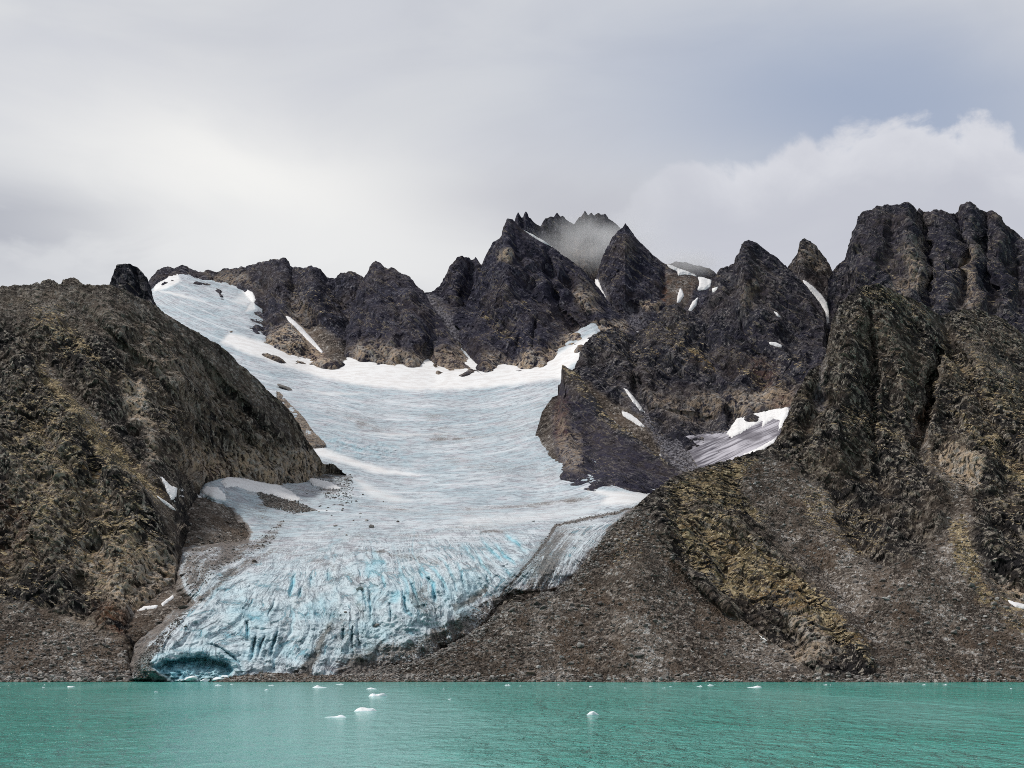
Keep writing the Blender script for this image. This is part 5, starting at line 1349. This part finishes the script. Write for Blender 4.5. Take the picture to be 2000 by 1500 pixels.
# ------------------------------------------------------------------ snow patches lying on the rock
def snow_patch(mass, poly, label, thick=1.6, wob=3.0, group="snow patches on the rock", seed=0, edge=5.0, mat=None):
    p = np.asarray(poly)
    pad = 14
    sel = (mass.FU > p[:, 0].min() - pad) & (mass.FU < p[:, 0].max() + pad) & (mass.FV > p[:, 1].min() - pad) & (mass.FV < p[:, 1].max() + pad)
    rows = np.where(sel.any(1))[0]; cols = np.where(sel.any(0))[0]
    if len(rows) < 3 or len(cols) < 3:
        print("no room for", label)
        return None
    r0, r1, c0, c1 = max(rows[0] - 2, 0), rows[-1] + 3, max(cols[0] - 2, 0), cols[-1] + 3
    S = np.s_[r0:r1, c0:c1]
    X, Y, Z = (box_blur(a[S], 3) for a in (mass.X, mass.Y, mass.Z))
    nx, ny, nz = mass.nx[S], mass.ny[S], mass.nz[S]
    fu, fv = frame_of(X, Y, Z)
    sd_ = poly_sd(fu, fv, p) + wob * fbm(fu / 7.0, fv / 5.0, fu * 0 + seed, 4, 200 + seed, 0.6) + 0.8 * wob * fbm(fu / 2.6, fv / 2.2, fu * 0 + seed, 2, 230 + seed, 0.6)
    k = np.median(Y) / 1000.0
    off = np.where(sd_ > 0, thick * k * (0.25 + 0.75 * smoothstep(sd_, 0, edge)), np.maximum(sd_, -3.0) * 0.7 * k)
    X = X + nx * off; Y = Y + ny * off; Z = Z + nz * off
    m = sd_ > -2.2
    lab_ = np.zeros(m.shape, int); nl = 0
    m[1:-1, 1:-1] &= (m[:-2, 1:-1] & m[2:, 1:-1]) | (m[1:-1, :-2] & m[1:-1, 2:])
    for st in zip(*np.where(m)):
        if lab_[st]:
            continue
        nl += 1; stack = [st]; lab_[st] = nl
        while stack:
            a_, b_ = stack.pop()
            for p_, q_ in ((a_ + 1, b_), (a_ - 1, b_), (a_, b_ + 1), (a_, b_ - 1)):
                if 0 <= p_ < m.shape[0] and 0 <= q_ < m.shape[1] and m[p_, q_] and not lab_[p_, q_]:
                    lab_[p_, q_] = nl; stack.append((p_, q_))
    if nl > 1:
        m = lab_ == 1 + np.argmax([(lab_ == i).sum() for i in range(1, nl + 1)])
    q = grid_quads(*X.shape)
    keep = (m[:-1, :-1] & m[1:, :-1] & m[:-1, 1:] & m[1:, 1:]).ravel()
    q = q[keep]
    if len(q):                                         # faces joined edge to edge only: keep the largest sheet
        kk = keep.reshape(m.shape[0] - 1, m.shape[1] - 1)
        lb = np.zeros(kk.shape, int); best, bn, nl = 0, 0, 0
        for st in zip(*np.where(kk)):
            if lb[st]:
                continue
            nl += 1; stack = [st]; lb[st] = nl; cnt = 0
            while stack:
                a_, b_ = stack.pop(); cnt += 1
                for p_, q_ in ((a_ + 1, b_), (a_ - 1, b_), (a_, b_ + 1), (a_, b_ - 1)):
                    if 0 <= p_ < kk.shape[0] and 0 <= q_ < kk.shape[1] and kk[p_, q_] and not lb[p_, q_]:
                        lb[p_, q_] = nl; stack.append((p_, q_))
            if cnt > bn:
                bn, best = cnt, nl
        q = grid_quads(*X.shape)[(lb == best).ravel()]
    if not len(q):
        print("empty patch", label)
        return None
    used = np.unique(q)
    remap = np.full(X.size, -1, np.int32); remap[used] = np.arange(len(used))
    co = np.stack([X, Y, Z], -1).reshape(-1, 3)[used]
    o = mesh_from_arrays("snow_patch", co, remap[q], mat or SNOW, smooth=True)
    return tag(o, label, "snow patch", None, group)



SITE = {'rock_pinnacle/59': pin, 'glacier/0': glacier, 'pyramid_peak/103': main, 'summit_cone/109': cone, 'peak/53': pyramid, 'ridge/83': west_ridge, 'hill/11': left_hill,
        'moraine_ground/5': ground, 'crag/43': crag, 'ice_basin/67': basin, 'mountain/23': right_mountain}
GREY_ICE, _n, _b, _g = new_mat("grey_ice", 0.6, 0.3)
_p = _g.outputs['Position']
_l = _n.noise(_n.scale(_n.scale(_p, (1, 1, 1), (0, 0.45, 0)), (0.012, 0.03, 0.33)), 1.0, 5, 0.65, 0.5)
_c = _n.mix(_n.smooth(_l, 0.40, 0.58), (0.10, 0.09, 0.115), (0.52, 0.50, 0.55))
_c = _n.mix(_n.smooth(_n.noise(_p, 0.018, 4, 0.6), 0.48, 0.62, 0.0, 0.75), _c, (0.085, 0.075, 0.095))
_n.put(_b.inputs['Base Color'], _c)
_n.put(_b.inputs['Normal'], _n.bump(_l, 0.5, 1.5))
gi = snow_patch(basin, [(1336, 850), (1370, 848), (1412, 846), (1440, 824), (1490, 812), (1538, 797), (1530, 830), (1515, 860), (1480, 884), (1440, 902), (1400, 914), (1368, 918), (1352, 895), (1340, 870)],
                "sheet of grey streaked ice sloping across the small basin under the white snowfield", thick=0.25, wob=2.5, group="snow patches on the rock", seed=77, edge=5, mat=GREY_ICE)
if gi:
    gi.name = "ice_sheet"
    gi['category'] = "ice sheet"
    del gi['group']
for i, (key, poly, lab, wob_, edge_) in enumerate(SNOW_PATCHES):
    snow_patch(SITE[key], poly, lab, thick=0.9, wob=wob_, edge=edge_, seed=i)


# ------------------------------------------------------------------ boulders
def rock_shape(seed, sub=2, cuts=9):
    r = random.Random(seed)
    bm = bmesh.new()
    bmesh.ops.create_icosphere(bm, subdivisions=sub, radius=1.0)
    planes = []
    for _ in range(cuts):
        n = Vector((r.gauss(0, 1), r.gauss(0, 1), r.gauss(0, 1))).normalized()
        planes.append((n, r.uniform(0.45, 0.85)))
    for v in bm.verts:
        for n, dd in planes:
            e = v.co.dot(n) - dd
            if e > 0:
                v.co -= n * e
        v.co.x *= 1.15
        v.co.z *= 0.8
    bm.normal_update()
    co = np.array([v.co[:] for v in bm.verts]); tr = np.array([[v.index for v in f.verts] for f in bm.faces])
    bm.free()
    return co, tr


def rot_matrix(r):
    a, b, c = r.uniform(0, 6.28), r.gauss(0, 0.35), r.gauss(0, 0.35)
    from mathutils import Euler
    return np.array(Euler((b, c, a)).to_matrix())


BIG = [rock_shape(100 + i, 3, 12) for i in range(10)]
BIG_MESH = []
for i, (co, tr) in enumerate(BIG):
    o = mesh_from_arrays("boulder", co, None, STONE, {'tint': np.zeros(len(co))}, tris=tr)
    BIG_MESH.append(o.data)
    bpy.data.objects.remove(o, do_unlink=True)
BIG_SHORE = []
for me in BIG_MESH:
    m2 = me.copy(); m2.materials.clear(); m2.materials.append(SHORE_STONE); BIG_SHORE.append(m2)


def spot(mass, u, v):
    d2 = (mass.FU - u) ** 2 + (mass.FV - v) ** 2
    i = np.unravel_index(np.argmin(d2), d2.shape)
    return mass.X[i], mass.Y[i], mass.Z[i]


BR = random.Random(3)


def boulder(mass, u, v, width, label, group=None, meshes=None, flat=1.0):
    """width is the width the stone shows in the 2000-px frame"""
    x, y, z = spot(mass, u, v)
    s = width * 0.5 / F * y
    o = bpy.data.objects.new("boulder", BR.choice(meshes or BIG_MESH))
    scene.collection.objects.link(o)
    o.location = (x, y, z + 0.15 * s)
    o.scale = (s * BR.uniform(0.9, 1.2), s * BR.uniform(0.9, 1.2), s * BR.uniform(0.75, 1.1) * flat)
    o.rotation_euler = (BR.gauss(0, .25), BR.gauss(0, .25), BR.uniform(0, 6.28))
    return tag(o, label, "boulder", None, group)


for u, v, wd, lab in [
    (726, 1030, 18, "large flat dark boulder on the white ice, the biggest of the lone stones"), (778, 1020, 8, "brown block on the white ice right of the largest lone boulder"),
    (716, 1017, 8, "dark stone just above the largest lone boulder on the ice"), (703, 1151, 14, "dark block perched above a blue crevasse on the steep tongue"),
    (1042, 1019, 6, "lone stone on smooth ice left of the dirt band"), (363, 1224, 9, "brown boulder on the clean ice above the cave, left side"),
    (357, 1124, 13, "rusty brown boulder on the dirty ice under the left cliff"), (677, 1046, 6, "small stone on the ice left below the largest lone boulder"),
    (655, 1028, 8, "dark stone on the ice left of the largest lone boulder"), (675, 1196, 8, "stone lodged in dirty ice above the blue cracks"),
    (735, 1222, 16, "rust-brown block under the dirty ice bulge"), (690, 1017, 5, "small pebble-like boulder beside the dark stone on the ice"),
    (1000, 1128, 10, "grey block at the crevassed ice margin beside the gravel"), (497, 1098, 12, "brown slab on the dirty ice left margin")]:
    boulder(glacier, u, v, wd, lab, "stones on the ice", flat=0.8)
for i in range(46):
    u = BR.gauss(655, 38); v = BR.gauss(965, 30)
    if (u - 640) * 0.5 + 905 > v:
        continue
    boulder(glacier, u, v, BR.uniform(2.5, 6), "small dark stone strewn on the grey ice by the left cliff end", "stones strewn on the grey ice by the left cliff end")
for u, v, wd, lab in [(395, 1195, 30, "big flat grey slab on the moraine, right of its neighbours"), (362, 1190, 26, "flat slab on the moraine left of the biggest slab"), (440, 1190, 24, "tilted slab at the dirty ice edge by the biggest slab"),
                      (385, 1215, 22, "low slab just below the biggest grey slab"), (345, 1205, 20, "outer slab on the moraine nearest the left cliff"), (312, 1218, 16, "dark block on the moraine below the left cliff corner"), (420, 1172, 20, "upper grey slab against the ice edge")]:
    boulder(ground, min(u, 430), v, wd, lab, "slabs on the moraine", flat=0.6)
for i in range(30):
    boulder(ground, BR.uniform(370, 490), BR.uniform(985, 1075), BR.uniform(4, 11), "grey stone on the dark gravel slope under the left cliffs", "stones on the dark gravel slope", flat=0.7)
# right-hand scree fan
for u, v, wd, lab in [(1260, 1222, 13, "pale boulder standing out in the middle of the right scree fan"), (1246, 1282, 16, "brownish flat boulder low on the right scree fan"), (1234, 1280, 13, "grey boulder left of the brownish flat one low on the fan"),
                      (1172, 1180, 14, "pale block high on the scree fan"), (1047, 1182, 20, "long flat slab at the top left of the scree fan"), (1060, 1187, 18, "flat slab beside the long slab at the fan top"),
                      (1168, 1322, 22, "large pale slab at the waterline of the scree fan"), (1101, 1287, 12, "light boulder in the lower left of the fan"), (1000, 1192, 16, "bluish block below the ice margin"), (1034, 1316, 20, "wide grey slab near the waterline left of the fan centre"),
                      (1300, 1322, 16, "big grey boulder on the waterline below the fan"), (1400, 1258, 11, "pale stone at the right side of the scree fan"), (1220, 1300, 9, "upright pale stone low on the fan"),
                      (1550, 1310, 18, "grey block at the water below the grassy rib"), (1730, 1170, 16, "pale flat boulder in the central boulder field on the right"), (1715, 1110, 18, "grey block below the cliff at the top of the boulder field"),
                      (1822, 1132, 10, "lone pale stone in the upper boulder field"), (1390, 1285, 10, "grey stone near the rusty heath at the fan foot")]:
    boulder(right_mountain, u, v, wd, lab, "boulders on the right scree slopes", flat=0.8)
for i in range(70):
    t = BR.random()
    u = BR.uniform(930, 1560); v = BR.uniform(1150, 1322)
    if v < 1330 - (u - 850) * 0.55 and u < 1100:
        continue
    boulder(right_mountain, u, v, 5 + 11 * BR.random() ** 2, "mid-sized grey stone on the left scree fan of the right-hand mountain", "mid-sized stones on the left scree fan")
for i in range(50):
    boulder(right_mountain, BR.uniform(1600, 2000), BR.uniform(1120, 1320), 5 + 11 * BR.random() ** 2, "mid-sized grey stone in the right boulder field below the crags", "mid-sized stones in the right boulder field")
for i in range(45):
    boulder(left_hill, BR.uniform(0, 250), BR.uniform(1240, 1322), BR.uniform(6, 13), "mid-sized grey stone on the left scree foot", "mid-sized stones on the left scree foot")

boulder(glacier, 556, 760, 34, "dark bedrock island just clear of the left hill crest, ringed by ice", "stones on the ice", flat=0.35)
# low gravel bar in front of the ice
bar = rock_mass("gravel_bar", [[(400, 1342, 688), (780, 1342, 690)], [(400, 1338, 694), (420, 1332, 696), (470, 1326, 700), (560, 1322, 702), (680, 1322, 704), (780, 1328, 704)], [(400, 1336, 700), (430, 1329, 702), (470, 1318, 708), (520, 1316, 710), (600, 1319, 711), (680, 1319, 712), (780, 1322, 714)]],
                ROCK_NEAR, "low brown gravel bar between the ice front and the water", "gravel bar", step=1.1, seed=131, defaults={'scree': 1.0}, back=12, jag=0.6, zones=[('rust', [(500, 1310), (700, 1312), (700, 1325), (500, 1325)], 0.5, 5)])


def stone_field(name, label, picks, shapes, mat, kind='stuff'):
    cos, trs, tints = [], [], []
    off = 0
    r = random.Random(len(picks))
    for (x, y, z, s) in picks:
        co, tr = shapes[r.randrange(len(shapes))]
        c = (co * np.array([s * r.uniform(.8, 1.3), s * r.uniform(.8, 1.3), s * r.uniform(.6, 1.1)])) @ rot_matrix(r).T + (x, y, z)
        cos.append(c); trs.append(tr + off); off += len(c)
        tints.append(np.full(len(c), r.random()))
    o = mesh_from_arrays(name, np.concatenate(cos), None, mat, {'tint': np.concatenate(tints)}, tris=np.concatenate(trs))
    return tag(o, label, "stones", kind)


def picks_on(mass, n, field=None, poly=None, lo=1.2, hi=6, power=2.6, seed=0):
    r = np.random.default_rng(seed)
    wgt = np.ones(mass.FU.shape)
    if field:
        wgt = (mass.fields[field] > 0.55).astype(float)
    if poly is not None:
        wgt = wgt * (poly_sd(mass.FU, mass.FV, poly) > 0)
    idx = np.where(wgt.ravel() > 0)[0]
    if not len(idx):
        return []
    ch = r.choice(idx, n)
    y = mass.Y.ravel()[ch]
    s = (lo + (hi - lo) * r.random(n) ** power) * 0.5 / F * y
    return list(zip(mass.X.ravel()[ch], y, mass.Z.ravel()[ch], s))


SMALL = [rock_shape(300 + i, 1, 7) for i in range(12)]
stone_field("scree", "loose grey scree stones covering the fans of the right-hand mountain", picks_on(right_mountain, 17000, 'scree', None, 1.6, 10, 3.4, 1), SMALL, STONE)
stone_field("scree", "loose dark scree stones along the foot of the left hill", picks_on(left_hill, 5000, 'scree', [(-450, 1150), (0, 1172), (240, 1255), (290, 1350), (-450, 1350)], 1.5, 8, 2.6, 2), SMALL, STONE)
stone_field("ice_debris", "stones thinly covering the dirty margins of the ice",
            picks_on(glacier, 1500, None, [(500, 960), (560, 970), (620, 998), (570, 1003), (515, 988)], 1.6, 6, 2.5, 7) + picks_on(glacier, 900, None, [(352, 1120), (356, 1076), (485, 1060), (560, 1012), (530, 1065), (430, 1110), (380, 1165)], 1.5, 6, 3.0, 8)
            + picks_on(glacier, 700, None, [(640, 905), (690, 930), (690, 985), (640, 975), (600, 940)], 1.4, 5, 3.0, 9) + picks_on(glacier, 1400, None, [(640, 1322), (740, 1290), (850, 1240), (960, 1165), (990, 1163), (925, 1245), (850, 1282), (740, 1315)], 1.5, 6, 3.0, 10)
            + picks_on(glacier, 900, None, [(262, 1325), (264, 1292), (320, 1235), (352, 1200), (372, 1190), (330, 1245), (292, 1295), (300, 1328)], 1.6, 7, 2.6, 11)
            + picks_on(glacier, 500, None, [(1247, 988), (1190, 1000), (1120, 1014), (1083, 1024), (1058, 1060), (1030, 1100), (965, 1178), (972, 1182), (1040, 1098), (1068, 1062), (1090, 1030), (1195, 1008)], 1.6, 5, 2.6, 12), SMALL, STONE)
stone_field("gravel", "stones covering the dark gravel slope beside the ice", picks_on(ground, 5000, 'scree', None, 1.4, 6, 3.0, 3), SMALL, STONE)
shore_p = picks_on(right_mountain, 2600, None, [(640, 1318), (2450, 1316), (2450, 1336), (640, 1336)], 4, 14, 2.0, 4) + picks_on(left_hill, 1500, None, [(-450, 1312), (290, 1312), (290, 1338), (-450, 1338)], 4, 15, 1.8, 5) + picks_on(bar, 1500, None, [(400, 1300), (780, 1300), (780, 1340), (400, 1340)], 2, 8, 2.2, 6)
stone_field("shore_stones", "wet stones along the waterline", shore_p, SMALL, SHORE_STONE)


# ------------------------------------------------------------------ drifting ice
def floe(u, v, width, height, label, seed, humps=2):
    """a low raft of ice; v is where it meets the water, width and height in frame pixels"""
    r = random.Random(seed)
    D = F * H / (v - VH)
    k = D / F
    wdt = width * k * (1.0 if width > 18 else 0.85); hgt = height * k * (0.8 if width > 18 else 0.6)
    nr, na = 9, 36
    hs = [(r.uniform(-0.45, 0.45), r.uniform(-0.3, 0.3), r.uniform(0.5, 1.0), r.uniform(0.14, 0.34)) for _ in range(humps)]
    co, quads = [], []
    ph = [r.uniform(0, 6.28) for _ in range(4)]
    for i in range(nr):
        q = i / (nr - 1)
        for j in range(na):
            a = 6.2832 * j / na
            rad = 0.5 * (1 + 0.13 * math.sin(2 * a + ph[0]) + 0.10 * math.sin(3 * a + ph[1]) + 0.06 * math.sin(7 * a + ph[2]))
            x = rad * q * math.cos(a); yy = rad * q * 0.62 * math.sin(a)
            z = 0.32 * (1 - q ** 4)
            for hx, hy, hh, hw in hs:
                z += 0.75 * hh * math.exp(-(((x - hx) / hw) ** 2 + ((yy - hy * 0.6) / hw) ** 2)) * (1 - q ** 6)
            z += 0.10 * r.uniform(-1, 1) * (1 - q ** 3)
            co.append([x * wdt, yy * wdt, z * hgt])
    for j in range(na):
        b = co[(nr - 1) * na + j]
        co.append([b[0] * 0.85, b[1] * 0.85, -0.6 * hgt - 0.1])
    co = np.array(co)
    co[:, 2] *= 1.0 / max(1e-6, co[:, 2].max() / hgt)
    for i in range(nr):
        for j in range(na):
            a_, b_ = i * na + j, i * na + (j + 1) % na
            quads.append([a_, a_ + na, b_ + na, b_])
    o = mesh_from_arrays("ice_floe", co, quads, FLOE, smooth=False)
    o.location = ((u - 1000) / F * D, D, 0.0)
    o.rotation_euler = (0, 0, r.uniform(-0.3, 0.3))
    return tag(o, label, "ice floe", None, "ice floes adrift on the water")


FLOES = [
    (657, 1401, 42, 6, "long flat white floe, the nearest one to the camera on the left", 2), (712, 1389, 50, 10, "biggest hummocked white floe right of the long flat one", 3), (1157, 1396, 26, 9, "rounded white floe alone in the open water right of centre", 1),
    (738, 1360, 36, 8, "broad floe with a peak at its left end behind the biggest floe", 2), (725, 1346, 20, 4, "thin floe just behind the peaked one", 1), (624, 1343, 27, 6, "white floe with a central tip close to the gravel bar", 2),
    (663, 1337, 18, 3, "flat sliver of ice hugging the gravel bar", 1), (426, 1339, 15, 4, "small floe off the left tip of the gravel bar", 1), (452, 1337, 6, 3, "ice crumb beside the left tip of the gravel bar", 1),
    (530, 1339, 12, 3, "small flat floe left of the one with a central tip", 1), (520, 1348, 11, 4, "little floe drifting below the small flat one", 1), (305, 1352, 8, 4, "little lone floe on the water in front of the ice cave", 1),
    (139, 1342, 17, 4, "low floe near the left shore, larger of the group there", 2), (85, 1343, 7, 3, "ice crumb furthest left on the water", 1), (87, 1338, 5, 2, "ice speck at the left shore stones", 1),
    (867, 1346, 6, 2, "ice speck right of the broad peaked floe", 1), (878, 1366, 8, 3, "tiny floe alone between the peaked floe and the rounded one", 1), (991, 1339, 12, 4, "small floe left of centre below the scree fan edge", 2),
    (1016, 1340, 5, 2, "ice crumb right of the small floe at the scree fan edge", 1), (1091, 1338, 6, 3, "ice bit at the water's edge below the fan middle", 1), (1117, 1345, 4, 2, "ice speck below the fan middle", 1),
    (1154, 1341, 9, 3, "flat ice bit above the rounded floe near shore", 1), (1222, 1344, 6, 2, "ice speck right of the flat bit near shore", 1), (1296, 1344, 7, 2, "ice speck below the big waterline boulder", 1),
    (1310, 1341, 8, 2, "flat ice speck paired above its lower neighbour", 1), (1366, 1341, 13, 4, "white floe left of two close to the right shore", 2), (1388, 1339, 14, 4, "white floe with a tail beside its left twin near the right shore", 2),
    (1474, 1343, 31, 5, "long white floe with a raised left end on the right", 2), (1612, 1338, 9, 3, "small floe below the foot of the grassy rib", 1), (1622, 1338, 5, 2, "ice crumb touching the small floe below the rib", 1),
    (1804, 1338, 10, 3, "flat floe below the right boulder field, left of a pair", 1), (1845, 1338, 10, 3, "blocky floe below the right boulder field, right of a pair", 1), (1975, 1345, 6, 2, "ice speck furthest right on the water", 1),
    (622, 1346, 5, 2, "ice crumb right in front of the floe with a central tip", 1),
]
for i, (u, v, wd, hg, lab, hp) in enumerate(FLOES):
    floe(u, v, wd, hg, lab, 500 + i, hp)

BLOCK_MESH = []
for i in range(3):
    co, tr = rock_shape(700 + i, 3, 10)
    bo = mesh_from_arrays("ice_block", co, None, FLOE, tris=tr)
    BLOCK_MESH.append(bo.data)
    bpy.data.objects.remove(bo, do_unlink=True)
for i, (u, v, wd, lab) in enumerate([(372, 1326, 26, "big pale ice block on the floor of the ice cave, left of the middle"), (400, 1329, 18, "blue-white ice block at the mouth of the cave by the waterline"), (424, 1327, 22, "wide ice block at the right side of the cave mouth"),
                                     (440, 1322, 16, "small ice block against the right cave wall"), (352, 1329, 14, "low ice block at the left end of the cave mouth"), (408, 1316, 14, "fallen ice block deep inside the cave")]):
    D_ = 700 + (1332 - v) * 1.3
    x, y, z = world_of(u, v, D_)
    bo = bpy.data.objects.new("ice_block", BLOCK_MESH[i % 3])
    scene.collection.objects.link(bo)
    s_ = wd * 0.5 / F * D_
    bo.location = (x, y, max(z, 0.1)); bo.scale = (s_ * 1.1, s_, s_ * 0.55); bo.rotation_euler = (BR.gauss(0, .2), BR.gauss(0, .2), BR.uniform(0, 6))
    tag(bo, lab, "ice block", None, "fallen ice blocks in the cave")

# ------------------------------------------------------------------ cloud drifting round the far summits
cm = bpy.data.materials.new("cloud_vapour")
cm.use_nodes = True
cm.node_tree.nodes.clear()
n = NT(cm.node_tree)
co_ = cm.node_tree.nodes.new('ShaderNodeOutputMaterial')
pv = cm.node_tree.nodes.new('ShaderNodeVolumePrincipled')
pv.inputs['Color'].default_value = (0.995, 0.995, 1.0, 1)
pv.inputs['Anisotropy'].default_value = 0.0
tcn = cm.node_tree.nodes.new('ShaderNodeTexCoord')
gp = cm.node_tree.nodes.new('ShaderNodeNewGeometry').outputs['Position']
ob = tcn.outputs['Object']
rad = cm.node_tree.nodes.new('ShaderNodeVectorMath'); rad.operation = 'LENGTH'
cm.node_tree.links.new(ob, rad.inputs[0])
fall = n.smooth(rad.outputs['Value'], 0.10, 1.0, 1.0, 0.0)
dn = n.noise(n.scale(gp, (0.015, 0.015, 0.017)), 1.0, 4, 0.55, 0.4)
dens = n.math('MULTIPLY', n.smooth(n.math('ADD', dn, n.math('MULTIPLY', fall, 0.25)), 0.44, 0.78, 0.04, 1.0), n.math('MULTIPLY', fall, 0.014))
n.put(pv.inputs['Density'], dens)
cm.node_tree.links.new(pv.outputs[0], co_.inputs['Volume'])


def cloud(u, v, D, ru, rv, ry, label):
    bm = bmesh.new()
    bmesh.ops.create_icosphere(bm, subdivisions=3, radius=1.0)
    me = bpy.data.meshes.new("cloud"); bm.to_mesh(me); bm.free()
    me.materials.append(cm)
    o = bpy.data.objects.new("cloud", me)
    scene.collection.objects.link(o)
    x, y, z = world_of(u, v, D)
    o.location = (x, y, z)
    o.scale = (ru / F * D, ry, rv / F * D)
    tag(o, label, "cloud", 'stuff')
    return o


cloud(1165, 478, 2765, 170, 72, 120, "grey drifting cloud wrapped round the far summit ridge")
cloud(1345, 512, 3080, 110, 35, 60, "thin cloud hiding the far hilltop behind the snowfield")
